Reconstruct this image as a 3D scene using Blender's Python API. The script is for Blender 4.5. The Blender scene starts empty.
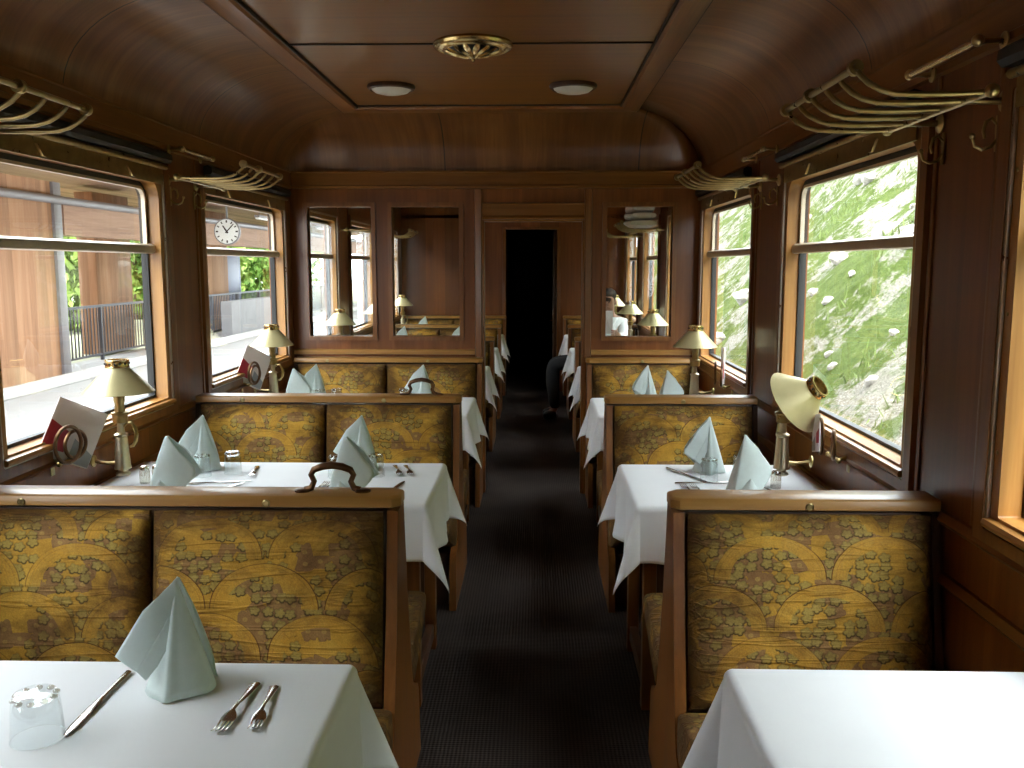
import bpy, bmesh, math, random
from mathutils import Vector, Matrix, Euler
random.seed(7)
PI = math.pi
S = bpy.context.scene
COL = S.collection

# ------------------------------------------------------------------ layout
XL, XR = -1.62, 1.075            # inner faces of the side walls
XC = (XL + XR) / 2
ROWS = [2.37, 4.20]             # double benches of the first saloon
YP = 6.00                       # partition face
PT = 0.06
ROWS2 = [7.68, 9.28]            # double benches beyond the partition
YE = 10.98                      # end wall
YB = -2.3                       # wall behind
AL, AR = -0.35, 0.343           # bench ends at the aisle
CAMZ = 1.54
FPX = 900.0

# ------------------------------------------------------------------ camera
cam = bpy.data.cameras.new('camera')
cam.sensor_width = 36.0
cam.lens = 36.0 * FPX / 1024.0
cam.clip_start = 0.02
cam.clip_end = 300
camo = bpy.data.objects.new('camera', cam)
COL.objects.link(camo)
camo.location = (0, 0, CAMZ)
camo.rotation_euler = (math.radians(90 - 7.53), 0, math.radians(1.46))
S.camera = camo

# ------------------------------------------------------------------ node helpers
class NT:
    def __init__(self, name):
        self.m = bpy.data.materials.new(name)
        self.m.use_nodes = True
        self.t = self.m.node_tree
        self.t.nodes.clear()
        self.out = self.t.nodes.new('ShaderNodeOutputMaterial')

    def n(self, kind, **kw):
        nd = self.t.nodes.new(kind)
        for k, v in kw.items():
            setattr(nd, k, v)
        return nd

    def link(self, a, b):
        self.t.links.new(a, b)

    def put(self, sock, v):
        if isinstance(v, bpy.types.NodeSocket):
            self.link(v, sock)
        elif v is not None:
            if isinstance(v, (tuple, list)) and len(v) == 3 and sock.type == 'RGBA':
                v = (*v, 1)
            sock.default_value = v

    def math(self, op, a, b=None, c=None, clamp=False):
        nd = self.n('ShaderNodeMath', operation=op, use_clamp=clamp)
        self.put(nd.inputs[0], a)
        if b is not None:
            self.put(nd.inputs[1], b)
        if c is not None:
            self.put(nd.inputs[2], c)
        return nd.outputs[0]

    def mix(self, f, a, b, mode='MIX'):
        nd = self.n('ShaderNodeMix', data_type='RGBA', blend_type=mode)
        self.put(nd.inputs[0], f)
        self.put(nd.inputs[6], a)
        self.put(nd.inputs[7], b)
        return nd.outputs[2]

    def ramp(self, f, stops, interp='LINEAR'):
        nd = self.n('ShaderNodeValToRGB')
        nd.color_ramp.interpolation = interp
        el = nd.color_ramp.elements
        while len(el) > 1:
            el.remove(el[-1])
        el[0].position = stops[0][0]
        c = stops[0][1]
        el[0].color = (c, c, c, 1) if isinstance(c, (int, float)) else (*c, 1)
        for p, c in stops[1:]:
            e = el.new(p)
            e.color = (c, c, c, 1) if isinstance(c, (int, float)) else (*c, 1)
        self.put(nd.inputs[0], f)
        return nd.outputs[0]

    def coord(self, which='Object', rnd=True):
        tc = self.n('ShaderNodeTexCoord')
        o = tc.outputs[which]
        if rnd:
            oi = self.n('ShaderNodeObjectInfo')
            sc = self.n('ShaderNodeVectorMath', operation='MULTIPLY_ADD')
            cx = self.n('ShaderNodeCombineXYZ')
            for i in range(3):
                self.link(oi.outputs['Random'], cx.inputs[i])
            self.link(cx.outputs[0], sc.inputs[0])
            sc.inputs[1].default_value = (7.3, 5.1, 3.7)
            self.link(o, sc.inputs[2])
            o = sc.outputs[0]
        return o

    def vscale(self, v, s):
        nd = self.n('ShaderNodeVectorMath', operation='MULTIPLY')
        self.link(v, nd.inputs[0])
        nd.inputs[1].default_value = s
        return nd.outputs[0]

    def noise(self, v, scale, detail=4, rough=.55, dist=0.0, dims='3D'):
        nd = self.n('ShaderNodeTexNoise', noise_dimensions=dims)
        if v is not None:
            self.link(v, nd.inputs['Vector'])
        nd.inputs['Scale'].default_value = scale
        nd.inputs['Detail'].default_value = detail
        nd.inputs['Roughness'].default_value = rough
        nd.inputs['Distortion'].default_value = dist
        return nd.outputs['Fac']

    def bsdf(self, color, rough=.5, metal=0.0, spec=.5, bump=None, bstr=.2, bdist=.002, coat=0.0, sheen=0.0, **kw):
        b = self.n('ShaderNodeBsdfPrincipled')
        self.put(b.inputs['Base Color'], color)
        self.put(b.inputs['Roughness'], rough)
        self.put(b.inputs['Metallic'], metal)
        b.inputs['Specular IOR Level'].default_value = spec
        b.inputs['Coat Weight'].default_value = coat
        b.inputs['Coat Roughness'].default_value = .15
        b.inputs['Sheen Weight'].default_value = sheen
        for k, v in kw.items():
            self.put(b.inputs[k.replace('_', ' ')], v)
        if bump is not None:
            bp = self.n('ShaderNodeBump')
            bp.inputs['Strength'].default_value = bstr
            bp.inputs['Distance'].default_value = bdist
            self.put(bp.inputs['Height'], bump)
            self.link(bp.outputs[0], b.inputs['Normal'])
        self.link(b.outputs[0], self.out.inputs[0])
        return b


def wood(name, dark, mid, light, axis='z', dens=1.0, rough=.32, coat=.25, streak=1.0, strip=0.0, spec=.4):
    t = NT(name)
    co = t.coord('Object')
    lo, hi = .9 * dens, 13 * dens
    sc = {'x': (lo, hi, hi), 'y': (hi, lo, hi), 'z': (hi, hi, lo)}[axis]
    v = t.vscale(co, sc)
    a = t.noise(v, 1.0, 5, .6, .9)
    v2 = t.vscale(co, tuple(c * (5 if c == hi else 2) for c in sc))
    b = t.noise(v2, 1.0, 3, .6)
    f = t.math('MULTIPLY_ADD', b, .35 * streak, t.math('MULTIPLY', a, .8))
    c = t.ramp(f, [(.3, dark), (.55, mid), (.78, light)])
    if strip:
        sx = t.n('ShaderNodeSeparateXYZ')
        t.link(co, sx.inputs[0])
        k = {'x': 1, 'y': 0, 'z': 0}[axis]
        s_ = t.math('ADD', sx.outputs[0], sx.outputs[1]) if axis == 'z' else sx.outputs[k]
        wn = t.n('ShaderNodeTexWhiteNoise', noise_dimensions='1D')
        t.link(t.math('FLOOR', t.math('DIVIDE', s_, strip)), wn.inputs['W'])
        c = t.mix(1.0, c, t.ramp(wn.outputs['Value'], [(0, .72), (1, 1.2)]), 'MULTIPLY')
    t.bsdf(c, t.ramp(a, [(0, rough * .85), (1, rough * 1.2)]), spec=spec, coat=coat, bump=b, bstr=.06)
    return t.m


def plain(name, color, rough=.5, metal=0.0, var=.12, nscale=30, bump=0.0, spec=.5, coat=0.0):
    t = NT(name)
    co = t.coord('Object')
    f = t.noise(co, nscale, 4)
    c = t.mix(1.0, color, t.ramp(f, [(.2, 1 - var), (.8, 1 + var)]), 'MULTIPLY')
    t.bsdf(c, t.ramp(f, [(.2, rough * .85), (.8, min(1, rough * 1.15))]), metal, spec,
           f if bump else None, bump, .002, coat)
    return t.m


M = {}
WD, WM, WLT = (.040, .013, .0045), (.125, .042, .0125), (.225, .085, .026)
M['wall'] = wood('wall_veneer', (0.1168, 0.0353, 0.0079), (0.1947, 0.0620, 0.0143), (0.2682, 0.0953, 0.0224), 'z', .6, .36, .12, strip=.23, spec=.3)
M['wood_x'] = wood('rail_wood_across', (0.2225, 0.0980, 0.0238), (0.3560, 0.1725, 0.0438), (0.4628, 0.2430, 0.0667), 'x', 1.0, .36, .15, spec=.35)
M['wood_y'] = wood('rail_wood_along', (0.1112, 0.0371, 0.0083), (0.1928, 0.0692, 0.0158), (0.2670, 0.1050, 0.0248), 'y', 1.0, .34, .15, spec=.35)
M['wood_z'] = wood('post_wood', (0.1112, 0.0371, 0.0083), (0.1928, 0.0692, 0.0158), (0.2744, 0.1080, 0.0256), 'z', 1.0, .34, .15, spec=.35)
M['orange'] = wood('window_frame_wood', (0.2626, 0.1073, 0.0243), (0.3940, 0.1800, 0.0430), (0.4903, 0.2453, 0.0633), 'z', 1.2, .38, .15, spec=.35)
M['orange_y'] = wood('window_sill_wood', (0.2451, 0.0996, 0.0228), (0.3677, 0.1647, 0.0395), (0.4728, 0.2299, 0.0582), 'y', 1.2, .38, .15, spec=.35)
M['frieze_y'] = wood('frieze_wood', (0.1173, 0.0413, 0.0075), (0.1955, 0.0743, 0.0140), (0.2606, 0.1073, 0.0218), 'y', .8, .36, .12, spec=.3)
M['frieze_x'] = wood('frieze_wood_across', (0.1173, 0.0413, 0.0075), (0.1955, 0.0743, 0.0140), (0.2606, 0.1073, 0.0218), 'x', .8, .36, .12, spec=.3)
M['ceil'] = wood('ceiling_veneer', (0.1384, 0.0510, 0.0117), (0.2076, 0.0816, 0.0188), (0.2630, 0.1091, 0.0263), 'x', .5, .34, .12, spec=.3)
M['mould'] = wood('ceiling_moulding_wood', (0.1112, 0.0371, 0.0083), (0.2003, 0.0729, 0.0158), (0.2818, 0.1111, 0.0248), 'y', 1.6, .36, .12, spec=.3, strip=.35)
M['mould_x'] = wood('ceiling_moulding_wood_across', (0.1112, 0.0371, 0.0083), (0.2003, 0.0729, 0.0158), (0.2818, 0.1111, 0.0248), 'x', 1.6, .36, .12, spec=.3, strip=.2)
M['groove'] = plain('dark_groove', (.020, .008, .003), .6)
M['darkwood'] = wood('dark_wood', (.035, .014, .006), (.07, .028, .012), (.11, .045, .019), 'z', 1, .4, .1)
M['black'] = plain('black_rubber', (.012, .011, .010), .55)
M['void'] = plain('corridor_lining_painted_dark', (.006, .005, .004), .8)  # near-black colour stands in for the darkness of the corridor
M['brass'] = plain('polished_brass', (.62, .45, .20), .24, 1.0, .14, 18)
M['oldbrass'] = plain('aged_brass', (.40, .30, .13), .30, 1.0, .25, 30)
M['palebrass'] = plain('pale_brushed_brass', (.62, .54, .38), .33, 1.0, .12, 20)
M['bronze'] = plain('brown_handle_bronze', (.16, .085, .045), .35, 1.0, .25, 40)
M['alu'] = plain('window_rail_alloy', (.50, .40, .29), .4, .45, .1, 20)
M['alu2'] = plain('pale_metal_strip', (.55, .48, .38), .3, 1.0, .1, 20)
M['steel'] = plain('cutlery_steel', (.62, .58, .55), .18, 1.0, .05, 20)
M['silver'] = plain('silver_cap', (.72, .70, .66), .2, 1.0, .1, 60)
M['napkin'] = plain('pale_teal_napkin_linen', (.66, .745, .725), .85, 0, .04, 60, .12)
M['red'] = plain('red_card', (.45, .018, .04), .45)
def paper_mat():
    t = NT('white_card')
    d = t.n('ShaderNodeBsdfDiffuse')
    d.inputs[0].default_value = (.84, .80, .78, 1)
    r = t.n('ShaderNodeBsdfTranslucent')
    r.inputs[0].default_value = (.86, .78, .74, 1)
    x = t.n('ShaderNodeMixShader')
    x.inputs[0].default_value = .35
    t.link(d.outputs[0], x.inputs[1])
    t.link(r.outputs[0], x.inputs[2])
    t.link(x.outputs[0], t.out.inputs[0])
    return t.m


M['paper'] = paper_mat()
M['greycard'] = plain('grey_card', (.34, .35, .38), .5, 0, .1)
M['milk'] = plain('frosted_lamp_glass', (.62, .58, .50), .3, 0, .12, 8)
M['skin'] = plain('skin', (.42, .23, .16), .55, 0, .06)
M['hair'] = plain('dark_hair', (.02, .014, .01), .6)
M['shirt'] = plain('white_shirt_cotton', (.75, .75, .75), .85, 0, .04)
M['trousers'] = plain('dark_trouser_cloth', (.018, .018, .02), .9, 0, .2)
M['shoe'] = plain('black_shoe_leather', (.01, .01, .01), .35)
M['linen_roll'] = plain('folded_white_linen', (.7, .66, .62), .9, 0, .1, 12)


def lampshade_mat():
    t = NT('painted_lamp_shade')
    co = t.coord('Object')
    f = t.noise(co, 25, 4)
    c = t.mix(1.0, (.58, .50, .26), t.ramp(f, [(.2, .93), (.8, 1.06)]), 'MULTIPLY')
    t.bsdf(c, .33, .35, .5, coat=.2)
    return t.m


M['shade'] = lampshade_mat()


def cloth_mat():
    t = NT('white_table_linen')
    co = t.coord('Object')
    f = t.noise(co, 6, 4)
    w = t.noise(co, 900, 1)
    sx = t.n('ShaderNodeSeparateXYZ')
    t.link(co, sx.inputs[0])

    def crease(s, period, off):
        a = t.math('ABSOLUTE', t.math('SUBTRACT', t.math('FRACT', t.math('ADD', t.math('DIVIDE', s, period), off)), .5))
        return t.math('MULTIPLY', t.math('LESS_THAN', a, .006), .5)
    cr = t.math('ADD', crease(sx.outputs[0], .42, .1), crease(sx.outputs[1], .36, .3))
    h = t.math('ADD', t.math('MULTIPLY', cr, 1.5), t.math('MULTIPLY', f, 2.0))
    c = t.mix(f, (.82, .82, .832), (.87, .867, .873))
    t.bsdf(c, .8, 0, .3, bump=h, bstr=.25, bdist=.0015, sheen=.1)
    return t.m


M['cloth'] = cloth_mat()


def glass_mat(name, tint=(.97, .985, .97), amount=.9, rough=0.0, add=.02):
    t = NT(name)
    tr = t.n('ShaderNodeBsdfTransparent')
    tr.inputs[0].default_value = (*tint, 1)
    gl = t.n('ShaderNodeBsdfGlossy')
    gl.inputs['Roughness'].default_value = rough
    fr = t.n('ShaderNodeFresnel')
    fr.inputs[0].default_value = 1.5
    mx = t.n('ShaderNodeMixShader')
    ge = t.n('ShaderNodeNewGeometry')                               # reflect once, at the face that is met from outside
    front = t.math('SUBTRACT', 1.0, ge.outputs['Backfacing'])
    t.link(t.math('MULTIPLY', front, t.math('MULTIPLY_ADD', fr.outputs[0], amount, add, clamp=True)), mx.inputs[0])
    t.link(tr.outputs[0], mx.inputs[1])
    t.link(gl.outputs[0], mx.inputs[2])
    t.link(mx.outputs[0], t.out.inputs[0])
    return t.m


M['glass'] = glass_mat('window_glass')
M['tumbler'] = glass_mat('drinking_glass', (.95, .965, .965), 1.0, .02, .035)
M['cruet'] = glass_mat('cruet_glass', (.80, .78, .72), 1.0, .05, .16)


def tapestry():
    t = NT('floral_tapestry')
    co = t.coord('Object')
    sx = t.n('ShaderNodeSeparateXYZ')
    t.link(co, sx.inputs[0])
    x = sx.outputs[0]
    y = t.math('ADD', sx.outputs[1], sx.outputs[2])
    W, H = .30, .15
    row = t.math('FLOOR', t.math('DIVIDE', y, H))
    odd = t.math('MULTIPLY', t.math('FLOORED_MODULO', row, 2.0), W / 2)
    xo = t.math('ADD', x, odd)
    cx = t.math('SUBTRACT', t.math('MULTIPLY', t.math('FRACT', t.math('DIVIDE', xo, W)), W), W / 2)
    cy = t.math('MULTIPLY', t.math('FRACT', t.math('DIVIDE', y, H)), H)
    jit = t.math('MULTIPLY', t.math('SUBTRACT', t.noise(co, 9, 2), .5), .012)
    r = t.math('ADD', jit, t.math('SQRT', t.math('ADD', t.math('MULTIPLY', cx, cx), t.math('MULTIPLY', t.math('MULTIPLY', cy, cy), 1.1))))
    rim = t.math('LESS_THAN', t.math('ABSOLUTE', t.math('SUBTRACT', r, .142)), .0016)
    rim2 = t.math('LESS_THAN', t.math('ABSOLUTE', t.math('SUBTRACT', r, .131)), .0008)
    band = t.math('MULTIPLY_ADD', t.math('SINE', t.math('MULTIPLY', r, 700.0)), .5, .5)
    ring = t.math('MULTIPLY', t.math('GREATER_THAN', r, .102), t.math('LESS_THAN', r, .142))
    # flowers
    cxy = t.n('ShaderNodeCombineXYZ')
    t.link(x, cxy.inputs[0])
    t.link(y, cxy.inputs[1])

    def flowers(scale, petals, rad, off, thr, nsc):
        pv = t.n('ShaderNodeVectorMath', operation='ADD')
        t.link(cxy.outputs[0], pv.inputs[0])
        pv.inputs[1].default_value = (off, off * .7, 0)
        pv = pv.outputs[0]
        vo = t.n('ShaderNodeTexVoronoi', voronoi_dimensions='2D', feature='F1')
        t.link(pv, vo.inputs['Vector'])
        vo.inputs['Scale'].default_value = scale
        vo.inputs['Randomness'].default_value = .55
        df = t.n('ShaderNodeVectorMath', operation='SUBTRACT')
        t.link(t.vscale(pv, (scale, scale, 0)), df.inputs[0])
        t.link(t.vscale(vo.outputs['Position'], (scale, scale, 0)), df.inputs[1])
        sd = t.n('ShaderNodeSeparateXYZ')
        t.link(df.outputs[0], sd.inputs[0])
        cs = t.n('ShaderNodeSeparateColor')
        t.link(vo.outputs['Color'], cs.inputs[0])
        th = t.math('ADD', t.math('ARCTAN2', sd.outputs[1], sd.outputs[0]), t.math('MULTIPLY', cs.outputs[0], 6.0))
        rho = t.math('MULTIPLY_ADD', t.math('ABSOLUTE', t.math('COSINE', t.math('MULTIPLY', th, petals / 2.0))), rad * .30, rad * .72)
        ln = t.n('ShaderNodeVectorMath', operation='LENGTH')
        t.link(df.outputs[0], ln.inputs[0])
        e = t.math('SUBTRACT', ln.outputs['Value'], rho)
        pick = t.math('GREATER_THAN', t.noise(vo.outputs['Position'], nsc, 1.5, .5, .2, '2D'), thr)   # whole flowers come and go together
        inside = t.math('MULTIPLY', t.math('LESS_THAN', e, 0.0), pick)
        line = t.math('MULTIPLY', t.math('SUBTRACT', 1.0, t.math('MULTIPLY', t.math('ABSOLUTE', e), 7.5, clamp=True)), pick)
        # one-sided shadow painted into the outline: heavier on the lower side of every petal
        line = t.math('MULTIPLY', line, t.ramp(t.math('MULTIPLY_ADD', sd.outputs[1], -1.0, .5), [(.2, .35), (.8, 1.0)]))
        heart = t.math('MULTIPLY', t.math('LESS_THAN', ln.outputs['Value'], rad * .22), pick)
        return inside, line, heart, pick
    fi, fl, fh, fp = flowers(30.0, 5, .47, .0, .455, 7.0)
    gi, gl_, gh, gp = flowers(24.0, 6, .74, 3.7, .50, 8.5)
    notring = t.math('SUBTRACT', 1.0, t.math('MULTIPLY', ring, .85))
    green = notring
    mauve = t.math('MULTIPLY', gi, notring)
    fine = t.noise(co, 260, 2)
    big = t.noise(co, 11, 4, .6)
    gold = t.ramp(big, [(.25, (.36, .18, .022)), (.55, (.56, .305, .042)), (.8, (.68, .41, .075))])
    gold = t.mix(t.math('MULTIPLY', ring, band), gold, t.mix(.4, gold, (.60, .29, .03)))
    c = gold
    c = t.mix(t.math('MULTIPLY', mauve, .85), c, t.ramp(big, [(.25, (.20, .100, .045)), (.8, (.33, .18, .085))]))
    c = t.mix(t.math('MULTIPLY', t.math('MULTIPLY', notring, gl_), .55), c, (.15, .075, .035))
    c = t.mix(t.math('MULTIPLY', t.math('MULTIPLY', notring, gh), .7), c, (.46, .28, .08))
    c = t.mix(t.math('MULTIPLY', t.math('MULTIPLY', green, fi), .8), c, t.ramp(big, [(.25, (.30, .215, .050)), (.8, (.42, .315, .095))]))
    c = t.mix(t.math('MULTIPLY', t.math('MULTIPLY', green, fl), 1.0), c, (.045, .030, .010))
    rimv = t.math('MULTIPLY', rim, t.ramp(t.noise(co, 5.0, 1), [(.42, .15), (.6, .9)]))
    c = t.mix(rimv, c, (.13, .055, .012))
    c = t.mix(t.math('MULTIPLY', rim2, .4), c, (.24, .12, .025))
    # worn velvet
    wear = t.noise(t.vscale(co, (4.2, 6, 6)), 1.0, 6, .72, .6)
    g = t.n('ShaderNodeTexCoord')
    gs = t.n('ShaderNodeSeparateXYZ')
    t.link(g.outputs['Generated'], gs.inputs[0])
    ex = t.math('ABSOLUTE', t.math('SUBTRACT', gs.outputs[0], .5))
    ez = t.math('ABSOLUTE', t.math('SUBTRACT', gs.outputs[2], .5))
    edge = t.math('MAXIMUM', t.ramp(ex, [(.30, 0.0), (.5, 1.0)]), t.ramp(ez, [(.36, 0.0), (.5, .8)]))
    wf = t.math('ADD', wear, t.math('MULTIPLY', edge, .27))
    c = t.mix(t.math('MULTIPLY', t.ramp(wf, [(.475, 0.0), (.74, 1.0)]), .9), c, (.070, .030, .008))
    c = t.mix(1.0, c, t.ramp(fine, [(.2, .8), (.8, 1.18)]), 'MULTIPLY')
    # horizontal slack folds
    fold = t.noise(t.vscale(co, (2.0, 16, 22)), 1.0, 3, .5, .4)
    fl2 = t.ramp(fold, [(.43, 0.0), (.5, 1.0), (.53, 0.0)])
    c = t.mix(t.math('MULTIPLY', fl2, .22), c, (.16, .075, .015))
    h = t.math('ADD', t.math('MULTIPLY', fi, .5), t.math('MULTIPLY', fine, .35))
    h = t.math('ADD', h, t.math('MULTIPLY', fl2, 1.6))
    h = t.math('SUBTRACT', h, t.math('MULTIPLY', rim, .9))
    t.bsdf(c, .8, 0, .2, bump=h, bstr=.5, bdist=.004)
    return t.m


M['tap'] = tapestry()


def carpet():
    t = NT('dark_carpet')
    co = t.coord('Object', False)
    sx = t.n('ShaderNodeSeparateXYZ')
    t.link(co, sx.inputs[0])
    k = 240.0
    a = t.math('SINE', t.math('MULTIPLY', t.math('ADD', sx.outputs[0], sx.outputs[1]), k))
    b = t.math('SINE', t.math('MULTIPLY', t.math('SUBTRACT', sx.outputs[0], sx.outputs[1]), k))
    p = t.math('MULTIPLY', a, b)
    pf = t.math('MULTIPLY_ADD', p, .5, .5)
    n1 = t.noise(co, 3.5, 4)
    c = t.mix(pf, (.018, .013, .011), (.066, .051, .042))
    c = t.mix(1.0, c, t.ramp(n1, [(.25, .7), (.75, 1.25)]), 'MULTIPLY')
    t.bsdf(c, .95, 0, .15, bump=pf, bstr=.5, bdist=.003)
    return t.m


M['carpet'] = carpet()


def cove_mat():
    t = NT('cove_veneer')
    uv = t.n('ShaderNodeTexCoord').outputs['UV']
    sx = t.n('ShaderNodeSeparateXYZ')
    t.link(uv, sx.inputs[0])
    wob = t.noise(t.vscale(uv, (1, .6, 1)), 1.2, 2)
    u = t.math('MULTIPLY_ADD', wob, .10, sx.outputs[0])
    wn = t.n('ShaderNodeTexWhiteNoise', noise_dimensions='1D')
    t.link(t.math('FLOOR', t.math('DIVIDE', sx.outputs[0], .42)), wn.inputs['W'])
    seam = t.math('LESS_THAN', t.math('ABSOLUTE', t.math('SUBTRACT', t.math('FRACT', t.math('DIVIDE', sx.outputs[0], 1.26)), .5)), .003)
    cb = t.n('ShaderNodeCombineXYZ')
    t.link(u, cb.inputs[0])
    t.link(sx.outputs[1], cb.inputs[1])
    a = t.noise(t.vscale(cb.outputs[0], (9, .8, 1)), 1.0, 5, .6, .4)
    b = t.noise(t.vscale(cb.outputs[0], (60, 2.5, 1)), 1.0, 3)
    f = t.math('MULTIPLY_ADD', b, .3, t.math('MULTIPLY', a, .8))
    c = t.ramp(f, [(.32, (.11, .040, .0110)), (.52, (.172, .066, .0185)), (.75, (.275, .122, .036))])
    c = t.mix(1.0, c, t.ramp(wn.outputs['Value'], [(0, .82), (1, 1.15)]), 'MULTIPLY')
    c = t.mix(seam, c, (.02, .008, .003))
    t.bsdf(c, .33, 0, .3, coat=.12)
    return t.m


M['cove'] = cove_mat()


def grass_hill():
    t = NT('meadow_slope')
    co = t.coord('Object', False)
    a = t.noise(co, .9, 6, .62, .4)
    b = t.noise(co, 7.0, 5, .65)
    d = t.noise(t.vscale(co, (1, 1, 2.0)), 28.0, 4, .7)
    g = t.ramp(b, [(.25, (.042, .066, .010)), (.5, (.080, .112, .021)), (.75, (.125, .150, .040))])
    st = t.ramp(d, [(.3, (.14, .125, .095)), (.55, (.265, .245, .205)), (.8, (.40, .37, .33))])
    f = t.math('ADD', t.math('MULTIPLY', a, .72), t.math('MULTIPLY', b, .38))
    c = t.mix(t.ramp(f, [(.545, 0.0), (.605, 1.0)]), g, st)
    c = t.mix(1.0, c, t.ramp(d, [(.2, .7), (.8, 1.25)]), 'MULTIPLY')
    t.bsdf(c, .95, 0, .1, bump=t.math('ADD', b, d), bstr=.9, bdist=.12)
    return t.m


M['hill'] = grass_hill()
M['blade'] = plain('grass_blades', (.09, .125, .026), .8, 0, .4, 3)
M['rock'] = plain('pale_rock', (.26, .24, .21), .9, 0, .3, 6, .6)
M['concrete'] = plain('platform_concrete', (.24, .23, .22), .9, 0, .1, 4, .2)
M['kerb'] = plain('pale_kerb_stone', (.42, .405, .385), .9, 0, .08, 4, .2)
M['lowwall'] = plain('grey_concrete_wall', (.22, .21, .215), .9, 0, .12, 3, .2)
M['plank'] = wood('station_cladding_boards', (.185, .088, .045), (.29, .148, .080), (.35, .20, .118), 'z', .5, .7, 0, strip=.16, spec=.2)
M['plank_y'] = wood('canopy_boards', (.21, .115, .078), (.31, .185, .13), (.38, .24, .175), 'y', .5, .7, 0, strip=.14, spec=.2)
M['ironwork'] = plain('dark_railing_steel', (.05, .05, .06), .5, .4)
M['gutter'] = plain('grey_conduit', (.15, .135, .14), .5)
M['leaf'] = plain('tree_leaves', (.10, .20, .025), .7, 0, .6, 2.0)
M['leaf2'] = plain('tree_leaves_pale', (.19, .28, .05), .7, 0, .5, 2.0)
M['bark'] = plain('bark', (.09, .065, .045), .9, 0, .3, 8, .5)
M['bluepanel'] = plain('blue_grey_sign_panel', (.14, .16, .26), .5)
M['farground'] = plain('far_ground', (.22, .22, .14), .95, 0, .3, 1)
M['tube_lamp'] = plain('white_fixture', (.75, .72, .72), .4, 0, .03)
M['clockface'] = plain('white_clock_face', (.78, .78, .76), .4, 0, .02)


# ------------------------------------------------------------------ mesh helpers
class MB:
    """collects shapes, then links them as ONE mesh object"""

    def __init__(self):
        self.b = bmesh.new()

    def box(self, lo, hi, bev=0.0, seg=2):
        lo, hi = Vector(lo), Vector(hi)
        r = bmesh.ops.create_cube(self.b, size=1.0)
        vs = r['verts']
        for v in vs:
            v.co = Vector([(lo[i] + hi[i]) / 2 + v.co[i] * (hi[i] - lo[i]) for i in range(3)])
        if bev > 0:
            es = list({e for v in vs for e in v.link_edges})
            bmesh.ops.bevel(self.b, geom=es, offset=bev, segments=seg, affect='EDGES', profile=.5)
        return self

    def loops(self, loops, closed=True, cap=True, cyc=False):
        """skin a list of equal-length point loops"""
        n = len(loops[0])
        vv = [[self.b.verts.new(p) for p in lp] for lp in loops]
        m = len(vv)
        for i in range(m if cyc else m - 1):
            a, c = vv[i], vv[(i + 1) % m]
            for j in range(n if closed else n - 1):
                k = (j + 1) % n
                try:
                    self.b.faces.new((a[j], a[k], c[k], c[j]))
                except ValueError:
                    pass
        if cap and closed and not cyc:
            self.b.faces.new(list(reversed(vv[0])))
            self.b.faces.new(vv[-1])
        return self

    def prism(self, pts, axis, a, b):
        """extrude a 2D outline along an axis; pts are the two other coordinates in order"""
        def P(p, t):
            return {'x': (t, p[0], p[1]), 'y': (p[0], t, p[1]), 'z': (p[0], p[1], t)}[axis]
        return self.loops([[P(p, a) for p in pts], [P(p, b) for p in pts]])

    def tube(self, path, r, n=10, cyc=False):
        path = [Vector(p) for p in path]
        m = len(path)
        rr = r if isinstance(r, (list, tuple)) else [r] * m
        up = None
        lps = []
        for i, p in enumerate(path):
            if cyc:
                t = path[(i + 1) % m] - path[i - 1]
            else:
                t = path[min(i + 1, m - 1)] - path[max(i - 1, 0)]
            t.normalize()
            if up is None:
                up = Vector((0, 0, 1)) if abs(t.z) < .9 else Vector((1, 0, 0))
            s = t.cross(up)
            if s.length < 1e-6:
                s = t.cross(Vector((.3, .9, .1)))
            s.normalize()
            up = s.cross(t).normalized()
            lps.append([p + (s * math.cos(2 * PI * k / n) + up * math.sin(2 * PI * k / n)) * rr[i] for k in range(n)])
        return self.loops(lps, cyc=cyc)

    def lathe(self, prof, c=(0, 0, 0), n=24, mat=None, cap=True):
        c = Vector(c)
        lps = []
        for r, z in prof:
            lp = []
            for k in range(n):
                p = Vector((r * math.cos(2 * PI * k / n), r * math.sin(2 * PI * k / n), z))
                if mat is not None:
                    p = mat @ p
                lp.append(c + p)
            lps.append(lp)
        return self.loops(lps, cap=cap)

    def sphere(self, c, r, seg=16, ring=10):
        res = bmesh.ops.create_uvsphere(self.b, u_segments=seg, v_segments=ring, radius=1.0)
        r = r if isinstance(r, (tuple, list)) else (r, r, r)
        for v in res['verts']:
            v.co = Vector([c[i] + v.co[i] * r[i] for i in range(3)])
        return self

    def grid(self, f, nu, nv):
        vv = [[self.b.verts.new(f(i / nu, j / nv)) for j in range(nv + 1)] for i in range(nu + 1)]
        for i in range(nu):
            for j in range(nv):
                self.b.faces.new((vv[i][j], vv[i + 1][j], vv[i + 1][j + 1], vv[i][j + 1]))
        return self

    def ring(self, outer, inner, axis, a, b):
        """a frame: band between two outlines of equal length, extruded along an axis"""
        def P(p, t):
            return {'x': (t, p[0], p[1]), 'y': (p[0], t, p[1]), 'z': (p[0], p[1], t)}[axis]
        return self.loops([[P(p, a) for p in outer], [P(p, b) for p in outer],
                           [P(p, b) for p in inner], [P(p, a) for p in inner]], cyc=True)

    def build(self, name, mat, parent=None, smooth=True, ang=38, loc=None):
        bmesh.ops.recalc_face_normals(self.b, faces=self.b.faces)
        me = bpy.data.meshes.new(name)
        self.b.to_mesh(me)
        self.b.free()
        if mat is not None:
            me.materials.append(mat)
        if smooth:
            me.polygons.foreach_set('use_smooth', [True] * len(me.polygons))
            try:
                me.set_sharp_from_angle(angle=math.radians(ang))
            except Exception:
                pass
        o = bpy.data.objects.new(name, me)
        COL.objects.link(o)
        if parent is not None:
            o.parent = parent
        if loc is not None:
            o.location = loc
        return o


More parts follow.
